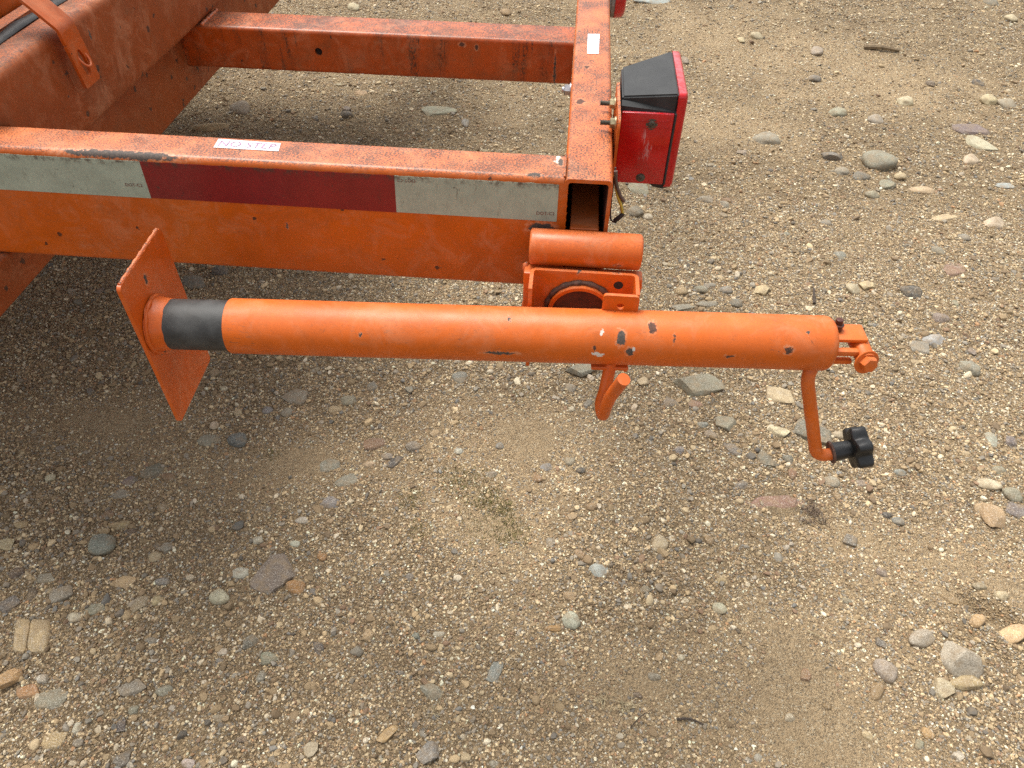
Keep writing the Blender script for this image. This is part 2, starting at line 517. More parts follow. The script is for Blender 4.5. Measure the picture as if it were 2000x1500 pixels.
bm = bmesh.new()                                             # hollow, open towards the viewer
o1, i1 = rrect(.0535, .152, .0065), rrect(.0445, .143, .0035)
c0 = (-.02675, -.076)
ring = lambda ol, y: [bm.verts.new((c0[0]+p[0], y, c0[1]+p[1])) for p in ol]
Ro = [ring(o1, y) for y in (0, .6, 1.9)]
Ri = [ring(i1, y) for y in (0, .6, 1.9)]
n = len(o1)
for i in range(n):
    j = (i+1) % n
    for a, b in zip(Ro, Ro[1:]): bm.faces.new((a[i], a[j], b[j], b[i]))
    for a, b in zip(Ri, Ri[1:]):
        f = bm.faces.new((a[j], a[i], b[i], b[j]))
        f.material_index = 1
    bm.faces.new((Ro[0][j], Ro[0][i], Ri[0][i], Ri[0][j]))
f = bm.faces.new(Ri[2])
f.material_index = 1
me = bm_mesh('rear_rail', bm)
me.materials.append(M_REAR)
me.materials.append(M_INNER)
rear = link('rear_rail', me, None, T, 35)
bm = bmesh.new()                                             # weld beads where the rails meet and inside the open end
tube(bm, [(-.0537, .004+.047*i/14, .0002+.0006*math.sin(i*2.3)) for i in range(15)], .0014, 8)
link('weld_bead', bm_mesh('weld_bead', bm), M_REAR, T, 60)
bm = bmesh.new()
tube(bm, [(-.050+.0008*math.sin(i*3), .0002, -.012-.135*i/30) for i in range(31)], [.0011+.0003*mnoise.noise(Vector((i*.6, 2, 5))) for i in range(31)], 8)
link('weld_bead', bm_mesh('weld_bead', bm), M_RAIL, T, 60)
bm = bmesh.new()
tube(bm, [(-.0455+.0016*i, .035+.0006*math.sin(i*2.1), -.0066) for i in range(24)], [.0022+.0007*math.sin(i*1.9) for i in range(24)], 8)
link('weld_bead', bm_mesh('weld_bead', bm), M_RUST, T, 60)

bm = bmesh.new()                                             # shelf plate inside the open end, in brighter paint to look lit
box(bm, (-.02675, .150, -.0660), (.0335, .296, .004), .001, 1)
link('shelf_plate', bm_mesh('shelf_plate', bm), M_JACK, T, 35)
# cross member: square tube with a drilled hole in its front face
bm = bmesh.new()
x0, x1, y0, y1, z0, z1 = -.7655, -.0540, .598, .676, -.1555, -.080
rr = .007
ol = rrect(y1-y0, z1-z0, rr)
# all faces but the front one
rings = [[bm.verts.new((x, (y0+y1)/2+p[0], (z0+z1)/2+p[1])) for p in ol] for x in (x0, x1)]
n = len(ol)
front = None
for i in range(n):
    j = (i+1) % n
    if abs(ol[i][0]+(y1-y0)/2) < 1e-6 and abs(ol[j][0]+(y1-y0)/2) < 1e-6:
        front = (rings[0][i], rings[0][j], rings[1][j], rings[1][i])
        continue
    bm.faces.new((rings[0][i], rings[0][j], rings[1][j], rings[1][i]))
hx, hz, hr, k = -.5125, -.1163, .0068, 24
hole = [bm.verts.new((hx+hr*math.cos(2*math.pi*i/k), y0, hz+hr*math.sin(2*math.pi*i/k))) for i in range(k)]
holeb = [bm.verts.new((v.co.x, y0+.005, v.co.z)) for v in hole]
fc = sorted(front, key=lambda v: math.atan2(v.co.z-hz, v.co.x-hx))
angs = [math.atan2(v.co.z-hz, v.co.x-hx) for v in fc]
ha = lambda i: (2*math.pi*i/k+math.pi) % (2*math.pi)-math.pi
own = [min(range(4), key=lambda q: min(abs(ha(i)-angs[q]), 2*math.pi-abs(ha(i)-angs[q]))) for i in range(k)]
for i in range(k):
    j = (i+1) % k
    bm.faces.new((hole[i], hole[j], fc[own[i]]) if own[i] == own[j] else (hole[i], hole[j], fc[own[j]], fc[own[i]]))
    bm.faces.new((hole[j], hole[i], holeb[i], holeb[j]))
link('cross_member', bm_mesh('cross_member', bm), M_CROSS, T, 35)
bm = bmesh.new()                                             # near-black box inside, standing in for the shade behind the hole
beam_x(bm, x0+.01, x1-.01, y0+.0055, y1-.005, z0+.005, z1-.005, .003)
link('cross_member_dark_core', bm_mesh('cross_member_dark_core', bm), plain('tube_inside_shade', (.02, .012, .01), .9), T)
bm = bmesh.new()
tube(bm, [(-.7195+.0012*math.sin(i*1.9), .600+.0755*i/26, -.0795+.0007*math.sin(i*2.7)) for i in range(27)], [.0030+.0008*math.sin(i*1.3) for i in range(27)], 8)
link('weld_bead', bm_mesh('weld_bead', bm), M_EDGE, T, 60)

# the two stacked frame beams at the left
bm = bmesh.new()
beam_y(bm, -.80, -.720, .0575, 2.3, -.080, .054, .014, div=4)
link('frame_beam', bm_mesh('frame_beam', bm), M_BEAM, T, 35)
bm = bmesh.new()
beam_y(bm, -.85, -.766, .0577, 2.3, -.21, -.0815, .005, div=4)
beam_y(bm, -.85, -.766, -.75, .0572, -.21, -.1535, .005, div=4)
link('frame_beam', bm_mesh('frame_beam', bm), M_BEAM, T, 35)
bm = bmesh.new()
pts = []
for i in range(40):
    pts.append((-.770+.003*math.sin(i*1.7)+.003*math.sin(i*.61), .06+i*.05, .0575+.0012*math.sin(i*2.3)))
tube(bm, pts, [.0085+.002*math.sin(i*2.9) for i in range(40)], 10)
for v in bm.verts: v.co.z = .054+(v.co.z-.054)*.45
link('rubber_strip', bm_mesh('rubber_strip', bm), M_RUBBER, T, 60)
bm = bmesh.new()
beam_y(bm, -.86, -.785, .0575, 2.3, .060, .122, .014, div=3)
link('body_sill', bm_mesh('body_sill', bm), M_RAIL, T, 35)
# flat strap bent down over the beam, with a slotted end
bm = bmesh.new()
sy, hw, th = .207, .0185, .004
top_p, bend_p, end_p = Vector((-.770, 0, .1265)), Vector((-.7065, 0, .059)), Vector((-.6995, 0, -.015))
d1, d2 = (bend_p-top_p).normalized(), (end_p-bend_p).normalized()
n1, n2 = Vector((d1.z, 0, -d1.x)), Vector((d2.z, 0, -d2.x))
n1 = n1 if n1.x > 0 else -n1
n2 = n2 if n2.x > 0 else -n2
nb = (n1+n2).normalized()
L = []
sec = [(top_p, n1), (bend_p+d1*-.006, n1), (bend_p, nb), (bend_p+d2*.006, n2), (bend_p+d2*.018, n2)]
for p_, nn in sec:
    L.append([bm.verts.new(p_+Y*(sy+s*hw)+nn*t_) for s, t_ in ((-1, 0), (1, 0), (1, th), (-1, th))])
for a, b in zip(L, L[1:]):
    for i in range(4): bm.faces.new((a[i], a[(i+1) % 4], b[(i+1) % 4], b[i]))
bm.faces.new(list(reversed(L[0])))
e0 = bend_p+d2*.018
ln = (end_p-e0).length
out = dense_rect(2*hw, ln, .003, 4, 14)
slot = []
for p_ in out:                                              # slot: narrow oval matched by angle
    a = math.atan2(p_[1]*.45, p_[0])
    slot.append((.0070*math.cos(a), .0175*math.sin(a)-.001))
plate_with_hole(bm, out, slot, th, e0+d2*(ln/2)+Y*sy, Y, -d2, n2)
strap = link('latch_strap', bm_mesh('latch_strap', bm), paint('strap_paint', [], mildew=.2, fade=.25, grime=.6, pits=.8, base=(.46, .080, .006)), T, 35)
bm = bmesh.new()                                             # wire ring hanging in the slot
cc = e0+d2*(ln*.42)+n2*.004+Y*(sy+.003)
tube(bm, [cc+Y*(.0085*math.cos(t))+(d2*.8+n2*.35)*(.013*math.sin(t)) for t in [2*math.pi*i/22 for i in range(23)]], .0015, 8)
link('wire_ring', bm_mesh('wire_ring', bm), M_EDGE, strap, 60)

# reflective strips with their print
def strip(x0t, x1t, x0b, x1b, m):
    b_ = bmesh.new()
    ex = [0]
    top = [(x0t+(x1t-x0t)*i/24, -.0006, -.0068-.0009*abs(math.sin(i*1.9+x0t*40))) for i in range(25)]
    bot = [(x1b, -.0006, -.0550), (x0b, -.0006, -.0545)]
    extrude_poly(b_, top+bot, (0, .0005, 0))
    return link('reflective_strip', bm_mesh('reflective_strip', b_), m, T)
w1 = strip(-1.0, -.5363, -1.0, -.5386, M_TAPEW)
r1 = strip(-.5363, -.2430, -.5386, -.2452, M_TAPER)
w2 = strip(-.2430, -.0592, -.2452, -.0594, M_TAPEW)
w1['label'] = w2['label'] = 'faded greenish white reflective strip'
r1['label'] = 'dark red reflective strip'
for par, x, z, s in ((w1, -.5537, -.0382, 1), (w2, -.0725, -.0446, 1), (w2, -.2303, -.0127, -1)):
    link('lettering', text_mesh('dot_print', 'DOT-C2', .0205, (x, -.0010, z), (s, 0, .02*s), (0, 0, s)), M_INKR, par)
# stickers
def sticker(name, quad, z):
    b_ = bmesh.new()
    extrude_poly(b_, [(*q, z) for q in quad], (0, 0, .0004))
    return link(name, bm_mesh(name, b_), M_STICK, T)
ns = sticker('warning_sticker', [(-.4575, .0258), (-.3810, .0250), (-.3840, .0435), (-.4590, .0460)], .0003)
link('lettering', text_mesh('no_step_print', 'NO STEP', .0670, (-.4205, .0352, .0010), (1, -.014, 0), (.03, 1, 0)), M_INKP, ns)
bs = sticker('faded_sticker', [(-.0342, .345), (-.0178, .346), (-.0166, .4205), (-.0342, .419)], .0003)

# tail light
tl = empty('tail_light', (0, 0, 0))
tl.parent = T
tl.location = Vector((.045, .2, -.09))-T.location
tl['label'] = 'square red tail light in a black housing, nearer of the two lights'
def frustum(b_, A, B):                                       # A, B: four corners each
    a = [b_.verts.new(p) for p in A]
    b = [b_.verts.new(p) for p in B]
    b_.faces.new(a)
    b_.faces.new(list(reversed(b)))
    for i in range(4): b_.faces.new((a[i], b[i], b[(i+1) % 4], a[(i+1) % 4]))
    return a+b
bm = bmesh.new()
frustum(bm, [(.0098, .163, -.070), (.0098, .238, -.070), (.0098, .243, .0255), (.0098, .160, .0235)],
        [(.0768, .1515, -.083), (.0768, .282, -.083), (.0768, .2835, .0340), (.0768, .1530, .0325)])
bmesh.ops.bevel(bm, geom=list(bm.edges), offset=.0022, segments=3, affect='EDGES')
frustum(bm, [(.0095, .1515, -.086), (.0095, .170, -.080), (.0095, .158, .0205), (.0095, .1515, .0160)],
        [(.0765, .1515, -.0865), (.0765, .162, -.080), (.0765, .158, .0125), (.0765, .1515, .0105)])
hs_ = link('housing', bm_mesh('housing', bm), M_HOUSING, tl, 35)
bm = bmesh.new()                                             # skirt under the lens
extrude_poly(bm, [(.048, .153, -.083), (.071, .153, -.083), (.0815, .153, -.0925), (.074, .153, -.0945), (.063, .153, -.092)], (0, .10, 0))
link('lens_skirt', bm_mesh('lens_skirt', bm), M_HOUSING, tl, 35)
bm = bmesh.new()                                             # main lens: a shallow cap facing the rear
o = rrect(.136, .127, .006, 5)
cy_, cz_ = .2170, -.0290
sweep_loop(bm, o, [((.0765, cy_, cz_), Y, Z, 1), ((.0845, cy_, cz_), Y, Z, .995), ((.0872, cy_, cz_), Y, Z, .96), ((.0890, cy_, cz_), Y, Z, .82), ((.0900, cy_, cz_), Y, Z, .45)])
link('rear_lens', bm_mesh('rear_lens', bm), M_LENS2, tl, 40)
bm = bmesh.new()                                             # side reflector lens, screwed on, ribbed along the top
box(bm, (.0425, .1490, -.0375), (.0635, .0050, .0955), .0012, 2)
for z in (.0005, -.0010, -.0065, -.0085):
    box(bm, (.0425, .1463, z), (.058, .0006, .0008))
sl = link('side_lens', bm_mesh('side_lens', bm), M_LENS, tl, 35)
bm = bmesh.new()
o = rrect(.0655, .098, .002)
for (a, b, c_, d) in ((.0745, .0775, -.086, .0105),):
    box(bm, ((a+b)/2, .1490, (c_+d)/2), (b-a, .004, d-c_), .0008, 1)
link('lens_lip', bm_mesh('lens_lip', bm), M_HOUSING, tl)
for x, z, rr_ in ((.0485, -.0035, .0048), (.0445, -.0765, .0040)):
    bm = bmesh.new()
    lathe(bm, [(0, rr_*1.5), (.0004, rr_*1.5), (.0004, rr_), (.0016, rr_), (.0022, rr_*.7)], (x, .1466, z), (0, -1, 0), 20)
    box(bm, (x, .1440, z), (rr_*1.3, .0006, rr_*.25))
    box(bm, (x, .1440, z), (rr_*.25, .00064, rr_*1.3))
    link('screw', bm_mesh('screw', bm), M_BOLTD, tl, 35)
bm = bmesh.new()                                             # orange bracket between rail and light
o = rrect(.115, .105, .012)
sweep_loop(bm, o, [((.0040, .1550, -.030), Y, Z), ((.0072, .1550, -.030), Y, Z)])
link('light_bracket', bm_mesh('light_bracket', bm), M_REAR, tl, 35)
for y in (.1690, .1170):
    bo = bmesh.new()
    pts = []
    for i in range(14): pts += [(.003-.0165*i/14, .0030), (.003-.0165*(i+.5)/14, .0025)]
    lathe(bo, [(.003-t, r_) for t, r_ in pts], (0, y, .010), (-1, 0, 0), 14)
    b1 = link('bolt', bm_mesh('bolt', bo), M_BOLTD, tl, 40)
    bo = bmesh.new()
    lathe(bo, [(-.0005, .0075), (.0012, .0075)], (.0022, y, .010), (-1, 0, 0), 20)
    lathe(bo, [(.0012, .0060), (.0060, .0060), (.0066, .0052)], (.0022, y, .010), (-1, 0, 0), 6)
    link('nut', bm_mesh('nut', bo), M_ZINC, b1, 30)
# cut wires hanging under the light
for nm, pts, r_, m in (('wire', [(.0030, .030, -.004), (.0050, .028, -.018), (.0110, .026, -.032), (.0165, .026, -.0400)], .0022, plain('brown_wire', (.10, .060, .045), .5)),
                       ('wire', [(.0030, .030, -.010), (.0075, .027, -.030), (.0140, .026, -.046), (.0165, .026, -.056)], .0019, plain('yellow_wire', (.46, .36, .05), .5)),
                       ('wire', [(.0175, .026, -.0555), (.0140, .025, -.060), (.0085, .025, -.066)], .0028, M_KNOB),
                       ('wire', [(.0026, .034, -.002), (.0022, .030, -.04), (.0040, .030, -.066), (.0105, .026, -.069)], .0011, plain('dark_wire', (.05, .035, .03), .6))):
    bm = bmesh.new()
    tube(bm, catmull(pts), r_, 10)
    link(nm, bm_mesh(nm, bm), m, tl, 60)

# round marker light further along the rear rail
ml = empty('marker_light', (0, 0, 0))
ml.parent = T
ml.location = Vector((.012, .70, -.06))-T.location
ml['label'] = 'round red marker light on a grey base'
bm = bmesh.new()
lathe(bm, [(0, .034), (.0045, .034), (.0050, .0322), (.0062, .0322), (.0068, .034), (.0125, .034), (.013, .032)], (.0005, .690, -.032), X, 48)
link('gasket', bm_mesh('gasket', bm), M_GREY, ml, 35)
bm = bmesh.new()
lathe(bm, [(.0128, .0350), (.026, .0335), (.030, .030), (.032, .022), (.033, .008)], (.0005, .690, -.032), X, 48)
link('lens', bm_mesh('lens', bm), M_LENS2, ml, 40)

# nut on the inner face of the rear rail
bm = bmesh.new()
lathe(bm, [(0, .0095), (.0016, .0095)], (-.0536, .302, -.034), (-1, 0, 0), 24)
lathe(bm, [(.0016, .0075), (.0085, .0075), (.0095, .0065)], (-.0536, .302, -.034), (-1, 0, 0), 6)
lathe(bm, [(.009, .0042), (.0125, .0042)], (-.0536, .302, -.034), (-1, 0, 0), 16)
link('frame_nut', bm_mesh('frame_nut', bm), M_SILVER, T, 30)

# what the frame carries at the left: deck, machine housing, wheels
bm = bmesh.new()
box(bm, (-1.78, .98, -.012), (1.84, 1.82, .012), .002, 1)
link('deck_plate', bm_mesh('deck_plate', bm), M_BEAM, T, 35)
bm = bmesh.new()
box(bm, (-1.88, .93, .27), (1.50, 1.70, .28), .05, 4)
link('machine_housing', bm_mesh('machine_housing', bm), M_RAIL, T, 35)
bm = bmesh.new()
beam_x(bm, -2.6, -.0535, 1.902, 1.9575, -.152, 0, .0075, div=4)
link('side_rail', bm_mesh('side_rail', bm), M_RAIL, T, 35)
M_TYRE = plain('tyre_rubber', (.025, .025, .026), .8, var=.3, scale=30, bump=.3, dirt=.5, dirtcol=(.12, .09, .06))
for yw in (-.20, 2.16):
    bm = bmesh.new()
    lathe(bm, [(-.095, .20), (-.105, .25), (-.095, .305), (-.07, .322), (0, .326), (.07, .322), (.095, .305), (.105, .25), (.095, .20)], (-1.95, yw, ZG+.324), Y, 64)
    wh = link('wheel', bm_mesh('wheel', bm), M_TYRE, T, 40)
    bm = bmesh.new()
    lathe(bm, [(-.098, .05), (-.10, .12), (-.085, .17), (-.100, .202), (-.06, .198), (.06, .198), (.100, .202), (.085, .17), (.10, .12), (.098, .05)], (-1.95, yw, ZG+.324), Y, 48)
    link('rim', bm_mesh('rim', bm), M_BOLTD, wh, 35)
    bm = bmesh.new()
    rows = [[bm.verts.new((-1.95+.39*math.cos(R(a)), yw+s_*.135, ZG+.324+.39*math.sin(R(a)))) for a in range(15, 166, 10)] for s_ in (-1, 1)]
    for i in range(15): bm.faces.new((rows[0][i], rows[0][i+1], rows[1][i+1], rows[1][i]))
    bmesh.ops.solidify(bm, geom=list(bm.faces), thickness=.004)
    link('fender', bm_mesh('fender', bm), M_BEAM, T, 35)
bm = bmesh.new()
lathe(bm, [(0, .03), (2.3, .03)], (-1.95, -.17, ZG+.324), Y, 24)
link('axle', bm_mesh('axle', bm), M_DARKSTEEL, T, 35)

# jack mount welded to the corner of the frame
jm = empty('jack_mount', (0, 0, 0))
jm.parent = T
jm.location = Vector((-.02, -.04, -.18))-T.location
jm['label'] = 'channel bracket with a round pivot pipe and a short capped tube on top'
bm = bmesh.new()
rr_, xa, xb = .0205, -.0880, .0395
lathe(bm, [(0, rr_*.86), (.0012, rr_*.96), (.003, rr_), (xb-xa-.003, rr_), (xb-xa-.0012, rr_*.96), (xb-xa, rr_*.86)], (xa, -.0225, -.0750), X, 48)
link('cap_tube', bm_mesh('cap_tube', bm), M_MOUNT, jm, 45)
bm = bmesh.new()
box(bm, (-.0250, -.0370, -.150), (.1360, .0180, .108), .002, 2)
link('backing_plate', bm_mesh('backing_plate', bm), M_MOUNT, jm, 35)
bm = bmesh.new()                                             # channel, open at the top: floor plan swept downwards
t_ = .0042
def chan(dx):                                                # dx: 0 outer line, t_ inner line
    xl, xr, yb = -.0850+dx, .0372-dx, -.0470-dx
    pts = [(xl, -.0860)]
    for a in range(0, 91, 15):
        rad = .008-dx
        pts.append((xl+rad-rad*math.cos(R(a)), yb-rad+rad*math.sin(R(a))))
    for a in range(0, 91, 15):
        rad = .008-dx
        pts.append((xr-rad+rad*math.sin(R(a)), yb-rad+rad*math.cos(R(a))))
    return pts
zt, zb = -.0868, -.205
oo, ii = chan(0), chan(t_)
def wall(b_, a, b, z_top, z_bot):
    va = [[b_.verts.new((p[0], p[1], z)) for p in a] for z in (z_top, z_bot)]
    vb = [[b_.verts.new((p[0], p[1], z)) for p in b] for z in (z_top, z_bot)]
    for i in range(len(a)-1):
        b_.faces.new((va[0][i], va[0][i+1], va[1][i+1], va[1][i]))
        b_.faces.new((vb[0][i+1], vb[0][i], vb[1][i], vb[1][i+1]))
        b_.faces.new((va[0][i+1], va[0][i], vb[0][i], vb[0][i+1]))
        b_.faces.new((va[1][i], va[1][i+1], vb[1][i+1], vb[1][i]))
    for i in (0, len(a)-1):
        b_.faces.new((va[0][i], va[1][i], vb[1][i], vb[0][i]))
oo.append((.0372, -.0850))
ii.append((.0372-t_, -.0850))
wall(bm, oo, ii, zt, zb)
link('channel', bm_mesh('channel', bm), M_MOUNT, jm, 40)
bm = bmesh.new()                                             # short tab folded across the front, drilled
out = dense_rect(.0395, .0265, .004, 4, 10)
plate_with_hole(bm, out, match_hole(out, (.000, -.0015), .0045), t_, (.0176, -.0850, -.1002), X, Z, -Y)
bmesh.ops.recalc_face_normals(bm, faces=bm.faces)
link('drilled_tab', bm_mesh('drilled_tab', bm), M_MOUNT, jm, 35)
bm = bmesh.new()                                             # pin hole in the channel's back: a dark disc set slightly proud, painted as its shade
lathe(bm, [(-.002, .0054), (.0003, .0054), (.0003, .0050), (.0001, .0048)], (.0160, -.0512, -.1015), (0, -1, 0), 24, (True, True))
link('pin_hole_disc', bm_mesh('pin_hole_disc', bm), plain('hole_shade', (.022, .018, .016), .8), jm, 35)
bm = bmesh.new()                                             # pivot pipe
pc = Vector((-.0255, -.0512, -.1395))
lathe(bm, [(0, .0372), (.0075, .0372), (.0082, .0365), (.0082, .0325), (.001, .0322)], pc, (0, -1, 0), 56, (False, True))
me = bm_mesh('pivot_pipe', bm)
pv = link('pivot_pipe', me, M_MOUNT, jm, 35)
bm = bmesh.new()
lathe(bm, [(0, .0322), (.0006, .0322)], pc+Vector((0, -.0012, 0)), (0, -1, 0), 40)
link('pipe_dark_disc', bm_mesh('pipe_dark_disc', bm), M_INNER, pv)  # dark rust disc stands in for the shaded depth of the pipe
bm = bmesh.new()                                             # lumpy weld all round the pipe
pts = [pc+Vector((.0392*math.cos(t), -.0012, .0392*math.sin(t))) for t in [2*math.pi*i/90 for i in range(91)]]
tube(bm, pts, [.0030+.0006*math.sin(i*1.1)+.0005*mnoise.noise(Vector((i*.7, 3, 1))) for i in range(91)], 8)
link('weld_ring', bm_mesh('weld_ring', bm), M_RUST, pv, 60)
for p_, r_ in (((-.0915, -.030, -.1000), .0055), ((.0425, -.036, -.1120), .0040), ((-.0905, -.034, -.1540), .0065)):
    bm = bmesh.new()
    bmesh.ops.create_icosphere(bm, subdivisions=2, radius=r_)
    for v in bm.verts: v.co = Vector(p_)+Vector((v.co.x*.7, v.co.y*.8, v.co.z*1.5))*(1+.3*mnoise.noise(v.co*300))
    link('weld_bead', bm_mesh('weld_bead', bm), M_EDGE, jm, 70)

# ------------------------------------------------------------------ swivel jack, folded level
J = tag(empty('trailer_jack', (-.02, -.11, -.26)), 'orange swivel jack folded level across the trailer corner with foot plate and crank', 'jack')
bm = bmesh.new()
rj = .0311
prof = [(-.328, .0287), (-.3345, .0289), (-.3351, rj-.0006), (-.3339, rj), (.29, rj)]
for i in range(9):
    a = R(90*i/8)
    prof.append((.3285+.0095*math.sin(a), rj-.0095+.0095*math.cos(a)))
prof.append((.338, .006))
lathe(bm, prof, A0, AX, 72, (False, True))
link('outer_tube', bm_mesh('outer_tube', bm), M_JACK, J, 40)
bm = bmesh.new()
lathe(bm, [(-.404, .0283), (-.403, .0285), (-.322, .0285)], A0, AX, 64)
link('inner_tube', bm_mesh('inner_tube', bm), M_DARKSTEEL, J, 40)
bm = bmesh.new()
lathe(bm, [(-.4185, .0345), (-.4160, .0322), (-.412, .0302), (-.4015, .0288), (-.4010, .0283)], A0, AX, 64)
for v in bm.verts:
    v.co += AX*(.0014*mnoise.noise(v.co*130)) + (v.co-A0).normalized()*0
wc = link('weld_collar', bm_mesh('weld_collar', bm), M_PLATE, J, 70)
bm = bmesh.new()
pts = [jp(-.4165, .0322*math.cos(t), .0322*math.sin(t)) for i, t in enumerate([2*math.pi*q/60 for q in range(61)])]
tube(bm, pts, [.0022+.0009*mnoise.noise(Vector((i*.33, 1, 2)))+.0003*math.sin(i*1.1) for i in range(61)], 8)
link('weld_bead', bm_mesh('weld_bead', bm), M_PLATE, wc, 70)
# foot plate
bm = bmesh.new()
pcx = jp(-.4195)
pcx = Vector((pcx.x, -.1160, -.1545))
ol = rrect(.1130, .2010, .0055, 4)
fu, fv = Vector((.055, -.9985, .012)).normalized(), Vector((-.012, .022, 1)).normalized()
sweep_loop(bm, ol, [(pcx-AX*.0042, fu, fv), (pcx, fu, fv)])
pl = link('foot_plate', bm_mesh('foot_plate', bm), M_PLATE, J, 35)
bm = bmesh.new()                                             # chipped, paint-bare upper edge
tube(bm, [pcx-AX*.0021+fu*(-.051+.102*i/20)+fv*.1006 for i in range(21)], [.0020+.0005*math.sin(i*2.2) for i in range(21)], 8)
link('worn_edge', bm_mesh('worn_edge', bm), M_EDGE, pl, 60)

# pull hook under the tube
bm = bmesh.new()
hp = jp(.092, .012, -.0305)
box(bm, hp, (.042, .018, .0045), .001, 1, Matrix.Rotation(math.atan2(AX.y, AX.x), 3, 'Z'))
link('hook_plate', bm_mesh('hook_plate', bm), M_HOOK, J, 35)
bm = bmesh.new()
H1, H2, H3 = Vector((.0140, -.113, -.160)), Vector((.0070, -.140, -.2150)), Vector((.0245, -.164, -.1395))
arc = [H1, H1.lerp(H2, .5)]
tip = H2
arc += catmull([H1.lerp(H2, .62), H1.lerp(H2, .88)+Vector((-.001, .001, -.001)), tip+Vector((.0028, -.004, -.0045)), H2.lerp(H3, .16)+Vector((.0015, -.004, -.001)), H2.lerp(H3, .42)], 7)
arc += [H2.lerp(H3, .7), H3]
tube(bm, arc, .0073, 18)
link('pull_hook', bm_mesh('pull_hook', bm), M_HOOK, J, 35)

# crank: yoke, pivot bolt, arm, knob
bm = bmesh.new()
y0_ = jp(.346)
rotz = Matrix.Rotation(math.atan2(AX.y, AX.x), 3, 'Z')
box(bm, jp(.3560, -.0090, .0080), (.042, .028, .0055), .0025, 2, rotz)
box(bm, jp(.3520, .0130, -.0005), (.028, .0085, .0085), .003, 2, rotz)
box(bm, jp(.3500, .0120, -.0145), (.026, .008, .0060), .002, 2, rotz)
sv = jp(.3745, 0, 0)
S0, S1 = jp(.3715, -.010, -.0015), jp(.3750, .022, -.0070)
lathe(bm, [(0, .0098), (.001, .0104), ((S1-S0).length-.004, .0104), ((S1-S0).length-.003, .0098)], S0, S1-S0, 28)
link('crank_yoke', bm_mesh('crank_yoke', bm), M_JACK, J, 40)
bm = bmesh.new()
bd = Vector((.22, -.93, .26)).normalized()
S1 = S1+bd*-.002
lathe(bm, [(0, .0135), (.0006, .0142), (.0016, .0142), (.0022, .0135)], S1, bd, 32)
pb = link('pivot_washer', bm_mesh('pivot_washer', bm), M_JACK, J, 35)
bm = bmesh.new()
lathe(bm, [(.0022, .0092), (.0092, .0092), (.0108, .0078)], S1, bd, 6)
link('bolt_head', bm_mesh('bolt_head', bm), M_JACK, pb, 25)
bm = bmesh.new()
gp = jp(.3450, -.012, .0095)
lathe(bm, [(0, .0058), (.007, .0058), (.0075, .0066), (.0085, .0066), (.0090, .0042), (.0145, .0042), (.015, .0036)], gp, (.02, .1, 1), 20)
link('grease_fitting', bm_mesh('grease_fitting', bm), plain('oily_dark_fitting', (.085, .022, .012), .45, dirt=.6, dirtcol=(.015, .012, .01)), J, 35)
bm = bmesh.new()
ka = Vector((.955, .16, .22)).normalized()
K0, K1, K2 = Vector((.2580, -.080, -.142)), Vector((.2375, -.103, -.1720)), Vector((.2810, -.122, -.2930))
K3 = K2+ka*.032
tube(bm, rod_path([K0, K1, K2, K3], .017, 8), .0077, 20)
link('crank_arm', bm_mesh('crank_arm', bm), M_JACK, J, 50)
k0 = K2+ka*.0165+Vector((0, .0015, .0015))
bm = bmesh.new()
lathe(bm, [(0, .0135), (.0012, .0142), (.0024, .0142), (.003, .0130)], k0, ka, 32)
link('crank_collar', bm_mesh('crank_collar', bm), M_RUST, J, 35)
bm = bmesh.new()
lathe(bm, [(.0028, .0122), (.024, .0108), (.030, .0108)], k0, ka, 36)
kn = link('crank_knob', bm_mesh('crank_knob', bm), M_KNOB, J, 35)
bm = bmesh.new()
ku = ka.cross(Z).normalized()
kv = ku.cross(ka).normalized()
ol = []
for i in range(96):
    t = 2*math.pi*i/96
    r_ = .0248+.0034*math.cos(6*t+.9)
    ol.append((r_*math.cos(t), r_*math.sin(t)))
kc = k0+ka*.0240
sweep_loop(bm, ol, [(kc, ku, kv, .80), (kc+ka*.001, ku, kv, .93), (kc+ka*.003, ku, kv, 1), (kc+ka*.0165, ku, kv, 1), (kc+ka*.0190, ku, kv, .95), (kc+ka*.0200, ku, kv, .85)])
link('star_grip', bm_mesh('star_grip', bm), M_KNOB, kn, 40)

# ------------------------------------------------------------------ ground
_T = rng.random((3, 256, 256))
def vnoise(x, y, f, k=0):
    """smooth value noise in 0..1"""
    x, y = np.asarray(x)*f+37.3*k, np.asarray(y)*f+11.7*k
    xi, yi = np.floor(x).astype(int), np.floor(y).astype(int)
    fx, fy = x-xi, y-yi
    fx, fy = fx*fx*(3-2*fx), fy*fy*(3-2*fy)
    t = _T[k % 3]
    g = lambda a, b: t[a % 256, b % 256]
    return (g(xi, yi)*(1-fx)+g(xi+1, yi)*fx)*(1-fy)+(g(xi, yi+1)*(1-fx)+g(xi+1, yi+1)*fx)*fy
